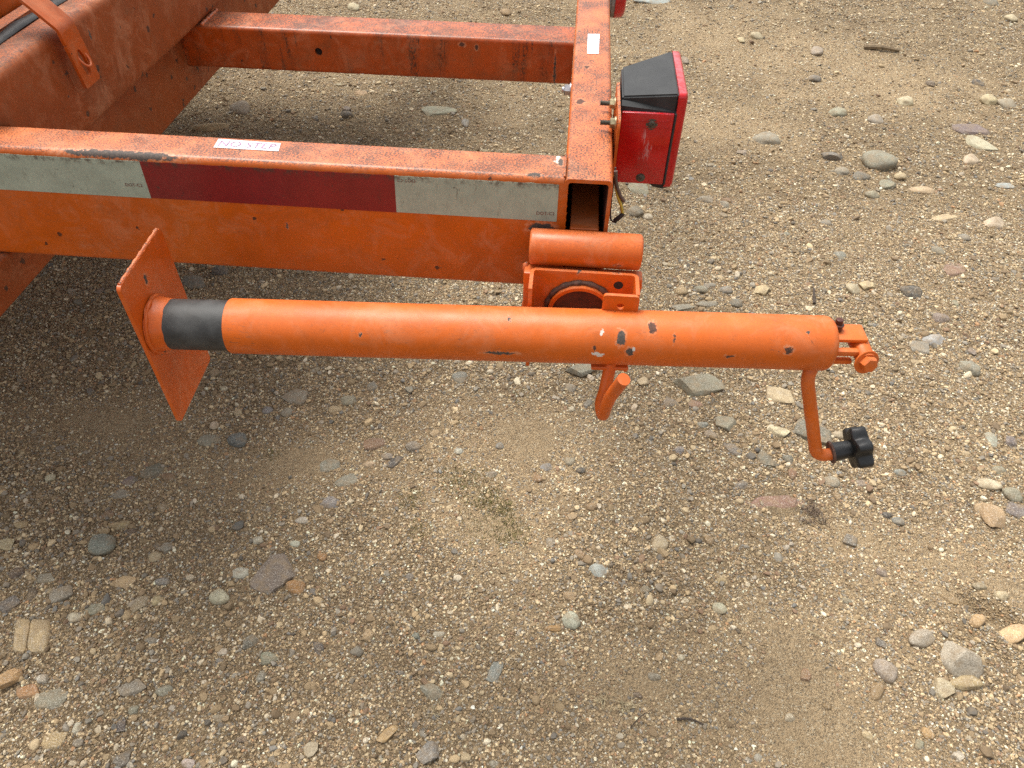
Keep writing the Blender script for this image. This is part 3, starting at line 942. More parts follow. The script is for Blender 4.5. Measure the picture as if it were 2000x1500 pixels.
# sandy places with few pebbles (x, y, radii) and gravelly ones
SANDY = [(-.98, .26, .22, .09), (-.66, .14, .20, .07), (-.52, .19, .10, .05), (.37, -.12, .16, .16), (.42, -.30, .13, .12), (.70, .08, .14, .08), (.52, .10, .10, .06),
         (.51, 2.6, .5, .35), (.29, 1.75, .35, .22), (-.02, 1.1, .3, .15), (-.15, .05, .10, .06), (.12, -.22, .12, .09), (-.10, .30, .25, .12), (.85, .02, .12, .05), (1.2, 2.2, .5, .3)]
GRAVELLY = [(.82, .62, .40, .30), (.40, .0, .10, .06), (-.27, .51, .22, .12), (-1.16, .69, .5, .25), (.14, .06, .10, .08), (.30, .40, .22, .16), (.12, -.05, .10, .07), (-.95, -.05, .12, .08)]
def sandiness(x, y):
    s = .30*(vnoise(x, y, 2.3, 1)-.5)+.35*(vnoise(x, y, 6.1, 2)-.5)+.20*(vnoise(x, y, 15., 0)-.5)+.30
    for cx, cy, rx, ry in SANDY: s = s+.55*np.exp(-((x-cx)/rx)**2-((y-cy)/ry)**2)
    for cx, cy, rx, ry in GRAVELLY: s = s-.45*np.exp(-((x-cx)/rx)**2-((y-cy)/ry)**2)
    return np.clip(s, 0, 1)
def ground_h(x, y):
    x, y = np.asarray(x, float), np.asarray(y, float)
    s = sandiness(x, y)
    h = .016*(vnoise(x, y, 1.7, 0)-.5)+.010*(vnoise(x, y, 5.3, 1)-.5)
    h = h+(1-.6*s)*(.006*(vnoise(x, y, 19, 2)-.5)+.0045*(vnoise(x, y, 47, 0)-.5)+.0028*(vnoise(x, y, 110, 1)-.5))
    # dug hollow with thrown-up soil beside the cobbles at the right
    u, v = (x-.742)*.77-(y+.030)*.64, (x-.742)*.64+(y+.030)*.77
    h = h-.030*np.exp(-(u/.042)**2-(v/.016)**2)+.016*np.exp(-((u-.01)/.06)**2-((v+.045)/.022)**2)+.012*np.exp(-((u-.02)/.05)**2-((v-.036)/.018)**2)
    near = np.exp(-np.maximum(0, np.hypot(x, y-1)-4)/6)
    return ZG+h*near
def axis(lo, hi, a, b, step, grow=1.25):
    m_ = list(np.arange(a, b+1e-9, step))
    l_, d = [], step
    p_ = a
    while p_ > lo:
        d *= grow
        p_ -= d
        l_.append(p_)
    r_, d = [], step
    p_ = b
    while p_ < hi:
        d *= grow
        p_ += d
        r_.append(p_)
    return np.array(l_[::-1]+m_+r_)
gx, gy = axis(-250, 250, -2.2, 1.9, .0095), axis(-250, 250, -.62, 2.6, .0095)
GX, GY = np.meshgrid(gx, gy)
GZ = ground_h(GX, GY)
nx, ny = len(gx), len(gy)
me = bpy.data.meshes.new('ground')
me.vertices.add(nx*ny)
me.vertices.foreach_set('co', np.stack([GX, GY, GZ], -1).reshape(-1).astype(np.float32))
idx = np.arange(nx*ny).reshape(ny, nx)
quads = np.stack([idx[:-1, :-1], idx[:-1, 1:], idx[1:, 1:], idx[1:, :-1]], -1).reshape(-1)
nf = (nx-1)*(ny-1)
me.loops.add(nf*4)
me.polygons.add(nf)
me.loops.foreach_set('vertex_index', quads.astype(np.int32))
me.polygons.foreach_set('loop_start', (np.arange(nf)*4).astype(np.int32))
me.polygons.foreach_set('use_smooth', np.ones(nf, bool))
me.update(calc_edges=True)
at_ = me.attributes.new('sand', 'FLOAT', 'POINT')
at_.data.foreach_set('value', sandiness(GX, GY).reshape(-1).astype(np.float32))

def ground_mat():
    m = NT('dirt')
    p = m.obj()
    a = m.n('ShaderNodeAttribute', attribute_name='sand')
    sand = a.outputs['Fac']
    big = m.noise(p, 1.1, 3)
    mid = m.noise(p, 9, 5, .65)
    fine = m.noise(p, 90, 5, .7)
    c = m.mix(m.ramp(mid, .3, .7), (.190, .134, .077), (.330, .242, .138))
    wet = m.n('ShaderNodeSeparateXYZ')
    m.put(wet.inputs[0], p)
    damp = m.math('ADD', m.ramp(wet.outputs[1], .9, -.35, 0, .25), m.math('MULTIPLY', m.math('SUBTRACT', big, .5), 1.1), True)
    c = m.mix(m.math('MULTIPLY', damp, .9), c, (.150, .105, .061))
    c = m.mix(m.math('MULTIPLY', m.ramp(sand, .25, .85), .85), c, (.475, .348, .205))
    c = m.mix(m.ramp(fine, .35, .66, .30, 0), c, (.075, .050, .030))
    # grit: grains of 1 to 4 mm in several colours
    for sc, amt, seed in ((520, .75, 0), (260, .60, 3.1)):
        q = m.vmath('ADD', p, (seed, seed, 0))
        d = m.voro(q, sc)
        cc = m.n('ShaderNodeSeparateColor')
        m.put(cc.inputs[0], m.voro(q, sc, 'Color'))
        g1 = m.mix(m.ramp(cc.outputs[0], .3, .75), (.13, .092, .056), (.46, .355, .215))
        g1 = m.mix(m.math('GREATER_THAN', cc.outputs[1], .80), g1, (.58, .51, .37))
        g1 = m.mix(m.math('LESS_THAN', cc.outputs[1], .20), g1, (.10, .092, .078))
        c = m.mix(m.math('MULTIPLY', m.math('MULTIPLY', m.ramp(d, .30, .55, 1, 0), m.math('GREATER_THAN', cc.outputs[2], .42)), amt), c, g1)
    d1, d2 = m.voro(p, 260), m.voro(p, 520)
    h = m.math('ADD', m.math('ADD', m.math('MULTIPLY', d1, -1.0), m.math('MULTIPLY', d2, -.5)), m.math('MULTIPLY', fine, 1.6))
    h = m.math('ADD', h, m.math('MULTIPLY', m.noise(p, 190, 4, .7), 2.2))
    m.bump(h, .9, .0040)
    return m.fin(c, .92, .2)
M_GROUND = ground_mat()
ground = link('ground', me, M_GROUND)
ground['kind'] = 'structure'

# ------------------------------------------------------------------ stones one can pick out
def stone_mesh(kind, seed, sub=3):
    bm = bmesh.new()
    bmesh.ops.create_icosphere(bm, subdivisions=sub, radius=.5)
    off = Vector((seed*7.13, seed*3.7, seed*1.9))
    rs = random.Random(seed)
    cuts = []
    if kind != 'r':
        for _ in range(7 if kind == 'a' else 9):
            n_ = Vector((rs.gauss(0, 1), rs.gauss(0, 1), rs.gauss(0, .7))).normalized()
            cuts.append((n_, rs.uniform(.27, .40)))
        if kind == 's': cuts.append((Vector((.06, .04, 1)).normalized(), .20))
        else: cuts.append((Vector((rs.uniform(-.25, .25), rs.uniform(-.25, .25), 1)).normalized(), .30))
    else:
        for _ in range(3):
            cuts.append((Vector((rs.gauss(0, 1), rs.gauss(0, 1), rs.gauss(0, .6))).normalized(), rs.uniform(.38, .45)))
    for v in bm.verts:
        p = v.co.normalized()
        r_ = .5*(1+.30*mnoise.noise(p*1.1+off)+(.05 if kind == 'r' else .09)*mnoise.noise(p*3.1+off))
        q = p*r_
        for n_, d in cuts:
            e = q.dot(n_)-d
            if e > 0: q = q-n_*(e*(.94 if kind != 'r' else .6))
        q += p*(.012*mnoise.noise(p*9+off))
        v.co = q
    lo = [min(v.co[i] for v in bm.verts) for i in range(3)]
    hi = [max(v.co[i] for v in bm.verts) for i in range(3)]
    for v in bm.verts:
        v.co = Vector([(v.co[i]-(lo[i]+hi[i])/2)/(hi[i]-lo[i]) for i in range(3)])
    me_ = bm_mesh('stone_'+kind, bm)
    me_.polygons.foreach_set('use_smooth', [True]*len(me_.polygons))
    if kind != 'r': me_.set_sharp_from_angle(angle=R(24))
    return me_

def stone_mat():
    m = NT('stone')
    p = m.obj()
    oi = m.n('ShaderNodeObjectInfo')
    base = oi.outputs['Color']
    rnd = oi.outputs['Random']
    q = m.vmath('ADD', p, m.vmath('SCALE', (1.0, 1.7, 2.3), m.math('MULTIPLY', rnd, 40)))
    c = m.mix(m.ramp(m.noise(q, 2.3, 5, .6), .3, .7, 0, .38), base, (.08, .07, .06))
    geo = m.n('ShaderNodeNewGeometry').outputs['Position']
    sp = m.noise(geo, 420, 3, .7)
    c = m.mix(m.math('MULTIPLY', m.ramp(sp, .54, .64), .50), c, (.60, .57, .50))
    c = m.mix(m.math('MULTIPLY', m.ramp(sp, .46, .36), .55), c, (.05, .047, .042))
    band = m.noise(m.vmath('MULTIPLY', q, (1.2, 5.5, 5.5)), 1.6, 4, .6)
    c = m.mix(m.math('MULTIPLY', m.ramp(band, .55, .7), m.ramp(rnd, .45, .75, 0, .4)), c, (.42, .38, .31))
    # dust settled in patches
    c = m.mix(m.ramp(m.noise(geo, 55, 5, .7), .42, .66, .10, .60), c, (.27, .195, .115))
    m.bump(m.math('ADD', m.noise(geo, 300, 4, .7), m.noise(q, 5, 5, .65)), .45, .002)
    return m.fin(c, .78, .3)
M_STONE = stone_mat()
VAR = {k: [stone_mesh(k, i*5+j*31+2) for i in range(7)] for j, k in enumerate('ras')}
for l_ in VAR.values():
    for q in l_: q.materials.append(M_STONE)
GSTONES = 'stones lying on the gravel'
def put_stone(x, y, sx, sy, sz, rot, col, kind, pr, label=None, mesh=None, jitter=.06):
    o = bpy.data.objects.new('stone', mesh or random.choice(VAR[kind]))
    COL.objects.link(o)
    h = float(ground_h(x, y))
    o.location = (x, y, h+sz*(-.47+.69*min(pr, 1.1)))
    o.scale = (sx, sy, sz)
    tl_ = .10 if kind == 'r' else .05
    o.rotation_euler = (random.uniform(-tl_, tl_), random.uniform(-tl_, tl_), rot)
    j = lambda v: max(.015, v*(1+random.uniform(-jitter, jitter)))
    o.color = (j(col[0]), j(col[1]), j(col[2]), 1)
    if label:
        tag(o, label, 'stone', GSTONES)
    else:
        o.parent = ground
    return o
STONES = [
(-0.856,-0.054,0.0403,0.038,0.0263,0.09,'b','r',1.0, "smooth blue-grey cobble, biggest bluish stone at the lower left"),
(-1.036,0.088,0.0178,0.0154,0.0116,0.33,'w','r',1.0, ""),
(-0.697,0.214,0.0336,0.03,0.0219,0.46,'db','r',1.0, "smooth dark blue-grey oval stone lying below the foot plate"),
(-0.842,0.122,0.0391,0.0257,0.0077,0.73,'sl','s',0.5, ""),
(-0.804,0.114,0.0251,0.0161,0.0122,-0.02,'br','r',0.6, ""),
(-0.877,0.094,0.0242,0.0276,0.0158,0.59,'pu','r',0.4, ""),
(-0.877,0.063,0.0299,0.0208,0.0062,0.09,'g','s',0.4, ""),
(-0.757,0.212,0.0428,0.0287,0.0086,0.1,'g','s',0.35, ""),
(-0.617,0.357,0.051,0.0474,0.0142,0.1,'g','s',0.35, ""),
(-0.499,0.357,0.0323,0.0257,0.0194,0.09,'g','r',0.6, ""),
(-0.52,0.327,0.0296,0.0225,0.017,0.1,'t','r',0.6, ""),
(-0.621,0.307,0.0252,0.025,0.0164,0.84,'g','r',0.5, ""),
(-0.666,0.309,0.0191,0.022,0.014,1.28,'b','r',0.7, ""),
(-0.76,0.252,0.0164,0.0184,0.0107,0.09,'w','r',1.0, ""),
(-0.785,0.367,0.0153,0.0135,0.01,0.1,'w','r',1.0, ""),
(-0.725,0.294,0.0168,0.0151,0.011,0.1,'c','r',1.0, ""),
(-0.49,0.171,0.0375,0.032,0.0096,0.79,'gg','s',0.5, ""),
(-0.448,0.135,0.0381,0.0235,0.007,0.55,'g','s',0.5, ""),
(-0.462,0.076,0.0352,0.0341,0.0185,0.76,'b','a',0.4, ""),
(-0.507,0.033,0.024,0.0154,0.0116,0.09,'w2','r',0.6, ""),
(-0.575,-0.018,0.0181,0.0138,0.0105,0.09,'w2','r',0.9, ""),
(-0.67,-0.001,0.012,0.0114,0.0078,0.09,'c','r',1.0, ""),
(-0.505,-0.02,0.0179,0.0109,0.0083,0.1,'w2','r',0.9, ""),
(-0.448,-0.042,0.016,0.0132,0.01,0.09,'o','r',0.9, ""),
(-0.738,-0.046,0.0179,0.0178,0.0117,0.1,'g','r',0.9, ""),
(-0.752,-0.066,0.0193,0.0196,0.0126,0.54,'c','r',0.7, ""),
(-0.879,0.014,0.0217,0.0155,0.0117,-0.54,'br','r',0.8, ""),
(-0.849,-0.005,0.0371,0.0181,0.0137,0.21,'t','r',0.5, ""),
(-0.869,-0.024,0.0181,0.0139,0.0105,0.09,'t','r',0.9, ""),
(-0.819,-0.019,0.0164,0.0146,0.0107,0.09,'dk','r',0.8, ""),
(-1.044,-0.063,0.0283,0.0216,0.0065,0.1,'c','s',0.7, ""),
(-1.035,-0.021,0.0219,0.0144,0.0109,0.1,'t','r',0.7, ""),
(-0.987,-0.12,0.0242,0.0222,0.0158,0.09,'dk2','r',0.7, "dark purple-brown rounded stone at the left edge"),
(-0.932,-0.125,0.0378,0.0192,0.0057,0.0,'g','s',0.5, ""),
(-0.883,-0.153,0.033,0.0274,0.0167,0.3,'g','a',0.6, "flat grey angular stone beside a buried brown one, left of the round white pebble"),
(-0.938,-0.157,0.0269,0.016,0.0104,2.01,'dk','r',0.6, ""),
(-0.969,-0.18,0.0338,0.0291,0.0178,0.3,'sl','a',0.6, ""),
(-0.895,-0.23,0.0687,0.0573,0.0301,1.97,'p','a',0.6, "large pinkish tan split rock with a crack down its middle"),
(-0.89,-0.304,0.0331,0.0301,0.0174,0.29,'o2','a',1.0, "chunky yellow-tan rock at the lower left edge"),
(-0.838,-0.3,0.0172,0.0128,0.0097,0.09,'w2','r',0.8, ""),
(-0.807,-0.33,0.0426,0.0271,0.0081,0.24,'gg','s',0.4, ""),
(-0.85,-0.32,0.0325,0.0214,0.0064,0.09,'o','s',0.3, ""),
(-0.839,-0.194,0.0155,0.022,0.0113,1.54,'w','r',0.8, ""),
(-0.812,-0.177,0.0308,0.0188,0.0056,0.19,'g','s',0.8, ""),
(-0.74,-0.154,0.0324,0.0337,0.0171,0.4,'tg','a',0.5, ""),
(-0.789,-0.118,0.038,0.0278,0.0083,0.09,'p','s',0.3, ""),
(-0.711,-0.151,0.0172,0.0163,0.0106,1.66,'c','r',0.8, ""),
(-0.605,-0.137,0.0249,0.0289,0.0163,0.98,'w3','r',1.0, "round off-white pebble speckled grey, alone on bare dirt at lower left"),
(-0.527,-0.08,0.0758,0.0643,0.0392,0.63,'pg','a',0.25, "large flat mauve-grey rock sunk level with the dirt"),
(-0.48,-0.104,0.0311,0.0233,0.0176,0.09,'o','r',0.7, "rusty orange-brown rounded stone touching the big sunken grey rock"),
(-0.587,-0.085,0.0305,0.0226,0.0171,0.09,'w2','r',0.4, ""),
(-0.41,-0.208,0.0229,0.016,0.0098,-0.4,'dk3','a',0.8, "small near-black slate chip lying alone below the sunken grey rock"),
(-0.525,-0.208,0.0274,0.0222,0.0117,1.25,'sl','a',0.5, ""),
(-0.567,-0.229,0.0177,0.0119,0.009,0.09,'w','r',0.6, ""),
(-0.689,-0.299,0.0385,0.0227,0.0068,0.28,'g','s',0.7, ""),
(-0.639,-0.299,0.0235,0.0175,0.0132,0.28,'g','r',0.6, ""),
(-0.673,-0.333,0.014,0.0152,0.0099,1.64,'gg','r',0.6, ""),
(-0.535,-0.333,0.0227,0.0117,0.0089,0.09,'g','r',0.4, ""),
(-0.68,-0.358,0.0178,0.013,0.0069,1.75,'dk3','a',0.8, ""),
(-0.489,-0.36,0.0164,0.0089,0.0067,0.09,'dk','r',0.8, ""),
(-0.732,-0.389,0.0134,0.0111,0.0084,0.1,'g','r',0.9, ""),
(-0.745,-0.368,0.0171,0.0126,0.0082,1.69,'w2','r',0.7, ""),
(-0.656,-0.406,0.0232,0.0185,0.0113,0.68,'sl','a',0.7, "slate-blue stone at the bottom edge towards the left"),
(-0.558,-0.401,0.0181,0.0122,0.0092,0.08,'w2','r',0.8, ""),
(-0.767,-0.383,0.0421,0.0322,0.0097,0.48,'t','s',0.2, ""),
(-0.691,-0.222,0.0162,0.0109,0.0083,0.09,'b','r',0.8, ""),
(-0.718,-0.114,0.024,0.0137,0.0104,0.09,'b','r',0.7, ""),
(-0.262,0.453,0.0311,0.0377,0.0203,0.1,'b','r',0.5, ""),
(0.016,0.495,0.067,0.0353,0.0215,0.29,'gg','a',1.0, "grey-green flat stone half hidden behind the jack tube left of its hook"),
(0.278,0.468,0.0987,0.0592,0.0361,-0.1,'g','a',0.6, "biggest flat grey slab, right of the jack hook"),
(0.156,0.477,0.0244,0.0217,0.0129,0.09,'c','a',0.8, ""),
(-0.009,0.44,0.0248,0.022,0.0162,-0.38,'g','r',0.7, ""),
(0.036,0.474,0.0166,0.013,0.0098,-0.62,'w','r',1.0, ""),
(-0.003,0.374,0.0138,0.0113,0.0074,1.21,'w','r',1.0, ""),
(0.214,0.42,0.0287,0.0305,0.0187,-0.64,'pg','r',0.5, ""),
(0.134,0.395,0.0181,0.011,0.0072,1.17,'w','r',1.0, ""),
(-0.412,0.236,0.0426,0.0278,0.0083,0.09,'br','s',0.6, ""),
(-0.33,0.234,0.0253,0.0244,0.0165,0.76,'pg','r',0.9, ""),
(-0.36,0.195,0.0345,0.0171,0.0051,0.77,'dk3','s',0.8, ""),
(-0.456,0.406,0.0249,0.0232,0.0151,1.39,'sl','r',0.6, ""),
(-0.412,0.184,0.0214,0.0131,0.0099,0.32,'c','r',0.8, ""),
(-0.379,0.207,0.0219,0.0156,0.0118,0.1,'g','r',0.6, ""),
(-0.234,0.231,0.0162,0.0156,0.0106,0.09,'w2','r',0.7, ""),
(-0.151,0.257,0.0161,0.0155,0.0105,0.93,'b','r',0.8, ""),
(-0.066,0.18,0.0176,0.0158,0.0115,0.1,'t2','r',1.0, ""),
(0.02,0.208,0.017,0.013,0.0098,0.09,'dk3','r',0.8, ""),
(-0.003,0.231,0.02,0.0176,0.0131,0.09,'g','r',0.6, ""),
(-0.051,0.213,0.0224,0.0192,0.0145,0.31,'b','r',0.5, ""),
(0.043,0.118,0.0199,0.0157,0.0119,0.1,'t2','r',1.0, "tan-brown pebble with a tiny white pebble touching it, below the jack hook"),
(0.057,0.122,0.0113,0.0084,0.0044,1.44,'w','a',1.2, ""),
(0.004,0.092,0.0189,0.0172,0.0099,0.09,'t','a',0.7, ""),
(0.171,0.049,0.0334,0.0266,0.0174,1.09,'pw','r',0.5, ""),
(0.224,0.283,0.0204,0.0206,0.0133,0.1,'b','r',0.4, ""),
(0.279,0.357,0.0233,0.0171,0.0129,0.09,'b','r',0.6, ""),
(0.294,0.329,0.024,0.0183,0.0139,-0.14,'g','r',0.7, ""),
(-0.161,0.18,0.0237,0.019,0.0144,0.1,'pg','r',0.4, ""),
(0.269,0.412,0.0288,0.0221,0.0066,-0.03,'rd','s',0.3, ""),
(0.059,-0.02,0.0336,0.0307,0.0219,0.1,'b2','r',0.4, "round pale blue-grey stone sunk in the gravel, centre right"),
(0.01,-0.122,0.0289,0.0271,0.0177,-1.03,'w3','r',1.0, "egg-shaped speckled grey-white pebble with a thin orange one beside it"),
(-0.02,-0.139,0.0251,0.0098,0.0074,0.18,'o','r',0.8, ""),
(0.005,-0.076,0.0191,0.0146,0.011,0.09,'t','r',0.9, ""),
(-0.111,-0.219,0.0349,0.0194,0.0102,1.19,'b','a',0.4, ""),
(-0.212,-0.261,0.0378,0.0225,0.0137,0.01,'gg','a',0.5, "grey-green triangular stone in bare dirt near the bottom middle"),
(-0.266,-0.332,0.0338,0.016,0.0098,0.72,'o2','a',1.0, "tan-orange wedge of rock standing out of the dirt near the bottom"),
(-0.201,-0.354,0.0304,0.0269,0.016,0.34,'b','a',0.7, "glittering blue-grey square stone at the bottom edge"),
(-0.251,-0.173,0.0115,0.0097,0.0073,0.1,'b','r',0.8, ""),
(-0.214,-0.165,0.0199,0.0135,0.0102,0.1,'w2','r',0.3, ""),
(0.148,-0.206,0.0201,0.0123,0.0093,-0.19,'g','r',0.7, ""),
(0.12,-0.239,0.0145,0.0089,0.0067,-0.08,'dk','r',0.9, ""),
(0.195,-0.169,0.0108,0.0092,0.007,0.74,'w','r',0.9, ""),
(0.27,-0.071,0.0214,0.0201,0.0139,0.09,'w3','r',0.7, ""),
(-0.099,-0.361,0.0132,0.0094,0.0071,0.09,'g','r',0.8, ""),
(0.534,0.093,0.0212,0.0229,0.0112,-0.62,'sl','a',0.9, ""),
(0.638,0.148,0.0213,0.016,0.0121,-0.13,'b','r',0.9, ""),
(0.62,0.16,0.0191,0.0125,0.0095,0.09,'dk3','r',0.9, ""),
(0.823,0.174,0.0459,0.0462,0.0241,-0.69,'t','a',1.0, "long yellow-tan rock at the right edge, level with the dry roots"),
(0.577,0.031,0.0179,0.0164,0.0117,0.1,'pg','r',0.7, ""),
(0.5,-0.032,0.0157,0.011,0.0083,-0.33,'gg','r',0.8, ""),
(0.611,-0.093,0.0441,0.0268,0.0202,0.41,'w4','r',0.9, "pale grey granite cobble, top left of the cobbles at the lower right corner"),
(0.532,-0.158,0.0335,0.0295,0.0219,-0.42,'w4','r',1.0, "smooth pale grey oval cobble, leftmost of the cobbles at lower right"),
(0.51,-0.194,0.0312,0.0175,0.0115,1.04,'t2','r',0.8, ""),
(0.669,-0.128,0.0644,0.0563,0.0339,-0.33,'w5','a',0.8, "largest rock, pale with a dark lower side, among the cobbles at lower right"),
(0.62,-0.18,0.0284,0.0317,0.0149,-0.68,'pw','a',0.8, ""),
(0.661,-0.166,0.0467,0.0201,0.0152,0.18,'t','r',1.0, "tan oval cobble lying against the largest pale rock at lower right"),
(0.769,-0.072,0.0673,0.0263,0.0199,0.53,'p2','r',0.9, ""),
(0.712,-0.058,0.0178,0.0283,0.013,-1.02,'o2','r',1.0, ""),
(0.775,-0.002,0.021,0.018,0.0136,0.1,'c','r',0.9, ""),
(0.688,-0.015,0.0241,0.0149,0.0091,-0.11,'t2','a',0.9, ""),
(0.745,0.017,0.0231,0.0129,0.0097,0.09,'tg','r',0.9, ""),
(0.36,-0.251,0.0153,0.0129,0.0068,0.94,'pw','a',0.9, ""),
(0.477,-0.267,0.0151,0.0118,0.0089,-0.09,'c','r',0.9, ""),
(0.571,-0.256,0.0177,0.0154,0.0116,-0.77,'o2','r',1.0, ""),
(0.554,-0.273,0.0156,0.0112,0.0073,0.87,'gg','r',0.9, ""),
(0.607,-0.287,0.0149,0.0142,0.0078,0.1,'w2','a',0.9, ""),
(0.399,-0.179,0.0199,0.0156,0.0082,0.95,'t2','a',0.8, ""),
(0.424,-0.226,0.0111,0.0102,0.0072,0.1,'t2','r',0.9, ""),
(1.208,1.238,0.0676,0.0467,0.0353,0.56,'w','r',0.5, ""),
(0.722,1.035,0.0327,0.0411,0.0213,0.1,'b','r',0.5, ""),
(0.994,1.068,0.0302,0.0341,0.0197,0.11,'g','r',0.6, ""),
(1.088,1.143,0.0281,0.0295,0.0183,0.1,'b','r',0.7, ""),
(0.866,0.873,0.0512,0.0415,0.0314,-0.04,'dk3','r',0.8, "dark charcoal lump speckled pale, right of the jack crank end"),
(0.714,0.87,0.0307,0.0369,0.0201,0.1,'w6','r',1.0, ""),
(0.759,0.892,0.0394,0.038,0.0207,-0.04,'c','a',0.8, ""),
(0.479,0.851,0.048,0.0394,0.024,0.74,'c','a',0.7, ""),
(0.267,0.812,0.027,0.0272,0.0176,0.36,'t','r',0.8, ""),
(0.317,0.822,0.0321,0.0232,0.0175,-0.05,'gg','r',0.8, ""),
(0.384,0.833,0.0304,0.0249,0.0189,0.1,'b','r',0.7, ""),
(0.402,0.78,0.0288,0.0311,0.0188,-0.18,'sl','r',0.6, ""),
(0.325,0.768,0.0533,0.0226,0.0068,0.18,'gg','s',0.9, ""),
(0.267,0.75,0.0573,0.0225,0.0067,0.1,'gg','s',0.8, ""),
(1.01,0.98,0.0588,0.0554,0.0166,-0.15,'rd','s',0.3, ""),
(0.463,0.463,0.0555,0.044,0.0268,-0.29,'c','a',0.5, ""),
(0.329,0.367,0.037,0.0372,0.0195,-0.64,'g','a',0.5, ""),
(0.442,0.352,0.0401,0.0224,0.0137,-0.09,'w','a',0.9, ""),
(0.518,0.358,0.0715,0.0481,0.0293,-0.62,'sl','a',0.6, "slate slab lying behind the hanging crank arm"),
(0.57,0.358,0.0262,0.0156,0.0118,0.2,'w6','r',0.9, ""),
(0.897,0.381,0.0268,0.0383,0.0175,-0.45,'gg2','r',0.5, "pale green-grey stone at the right edge"),
(0.935,0.379,0.023,0.0248,0.015,-0.45,'pu','r',0.7, ""),
(0.869,0.693,0.0538,0.0404,0.0306,0.33,'b2','r',0.5, ""),
(0.92,0.594,0.0444,0.032,0.0242,-0.76,'gg','r',0.9, ""),
(0.827,0.659,0.0401,0.0482,0.012,-0.65,'g','s',0.5, ""),
(0.909,0.774,0.0403,0.0359,0.0263,-0.19,'pg','r',0.6, ""),
(0.846,0.254,0.0397,0.0241,0.0182,-0.14,'w','r',0.8, ""),
(0.881,0.296,0.0242,0.0215,0.0158,0.09,'g','r',0.6, ""),
(0.883,0.234,0.032,0.0333,0.0209,-0.14,'g','r',0.8, ""),
(0.414,0.17,0.1077,0.0322,0.0097,0.16,'rd','s',0.3, "wide flat brownish-red stone sunk in the dirt left of the dry roots"),
(0.818,0.191,0.0347,0.0324,0.0227,0.1,'t','r',0.5, ""),
(0.4,0.275,0.0402,0.0261,0.0138,-0.98,'sl','a',0.6, ""),
(0.338,0.302,0.0426,0.0228,0.0068,-0.75,'sl','s',0.7, ""),
(0.449,0.282,0.0202,0.0195,0.0132,0.1,'sl','r',0.8, ""),
(0.345,0.206,0.029,0.0225,0.017,0.3,'sl','r',0.4, ""),
(0.529,0.234,0.0317,0.0285,0.0207,0.1,'g','r',0.4, ""),
(0.878,0.197,0.0406,0.0349,0.0105,0.09,'pu','s',0.5, ""),
(0.674,0.269,0.0221,0.0173,0.0131,0.09,'b','r',0.7, ""),
(0.588,0.237,0.0313,0.0189,0.0057,0.1,'pg','s',0.4, ""),
(0.96,1.565,0.0903,0.0848,0.0589,0.21,'g','r',0.8, "broad smooth grey stone far right of the red tail light"),
(0.62,1.689,0.0811,0.0671,0.0507,-0.0,'g','r',0.5, ""),
(0.819,1.598,0.0637,0.0473,0.0288,-0.35,'sl','a',0.7, ""),
(0.911,1.929,0.054,0.0492,0.0352,-0.09,'w4','r',0.7, ""),
(1.026,1.87,0.0455,0.0523,0.0297,0.43,'w4','r',0.8, ""),
(1.175,2.033,0.0498,0.0526,0.0325,-0.41,'w','r',0.9, ""),
(1.488,2.081,0.0478,0.0503,0.0312,0.11,'w6','r',1.0, ""),
(1.549,2.066,0.0537,0.0584,0.035,-0.1,'w4','r',0.7, ""),
(0.944,2.474,0.0422,0.0592,0.0275,-0.36,'w4','r',0.9, ""),
(0.88,1.466,0.0473,0.0539,0.0309,-0.81,'sl','r',0.7, ""),
(0.826,1.492,0.0407,0.0385,0.0266,0.1,'g','r',0.6, ""),
(0.947,1.417,0.0459,0.0475,0.0241,0.11,'gg','a',0.7, ""),
(0.883,1.351,0.0385,0.0348,0.0251,0.26,'g','r',0.7, ""),
(1.049,1.404,0.0733,0.0346,0.0262,0.01,'c','r',0.5, ""),
(1.002,1.473,0.0312,0.0328,0.0203,0.11,'c','r',0.9, ""),
(1.339,1.731,0.1034,0.0582,0.0355,-0.82,'w','a',0.5, ""),
(1.345,1.843,0.1076,0.0756,0.0227,-0.09,'pu','s',0.35, ""),
(1.267,1.612,0.0647,0.041,0.0268,0.95,'w','r',0.8, ""),
(1.069,1.251,0.0691,0.0317,0.0095,0.25,'c','s',0.5, ""),
(0.885,2.216,0.0434,0.0406,0.0283,-0.33,'sl','r',0.7, ""),
(1.323,2.219,0.0304,0.0449,0.0198,0.11,'dk','r',0.9, ""),
(1.51,2.24,0.0383,0.0458,0.025,0.11,'dk3','r',0.7, ""),
(0.377,1.274,0.0414,0.0287,0.0217,0.1,'g','r',0.6, ""),
(0.171,1.317,0.0539,0.0536,0.0161,0.11,'g','s',0.5, ""),
(0.159,1.184,0.0381,0.0461,0.0249,0.65,'pg','r',0.9, ""),
(0.197,1.166,0.0255,0.0268,0.0166,-0.22,'w','r',0.7, ""),
(0.394,2.327,0.0254,0.0587,0.0166,0.11,'pg','r',0.9, ""),
(0.648,2.571,0.0291,0.047,0.019,0.12,'w6','r',0.9, ""),
(0.72,2.625,0.0463,0.053,0.0302,0.12,'pw','r',0.7, ""),
(0.289,2.987,0.1533,0.0683,0.0205,0.12,'b2','s',0.4, ""),
(1.887,2.943,0.0446,0.0572,0.0291,0.12,'w6','r',0.9, ""),
(1.886,3.167,0.0515,0.0747,0.0336,0.12,'sl','r',0.7, ""),
(1.314,1.456,0.0487,0.0271,0.0081,0.1,'b2','s',0.6, ""),
(-1.209,1.69,0.0599,0.073,0.0391,0.52,'pg','r',0.9, "grey-brown rounded stone in the trailer's shade between frame beam and side rail"),
(-1.259,1.554,0.1143,0.0438,0.0331,0.3,'t','r',0.6, ""),
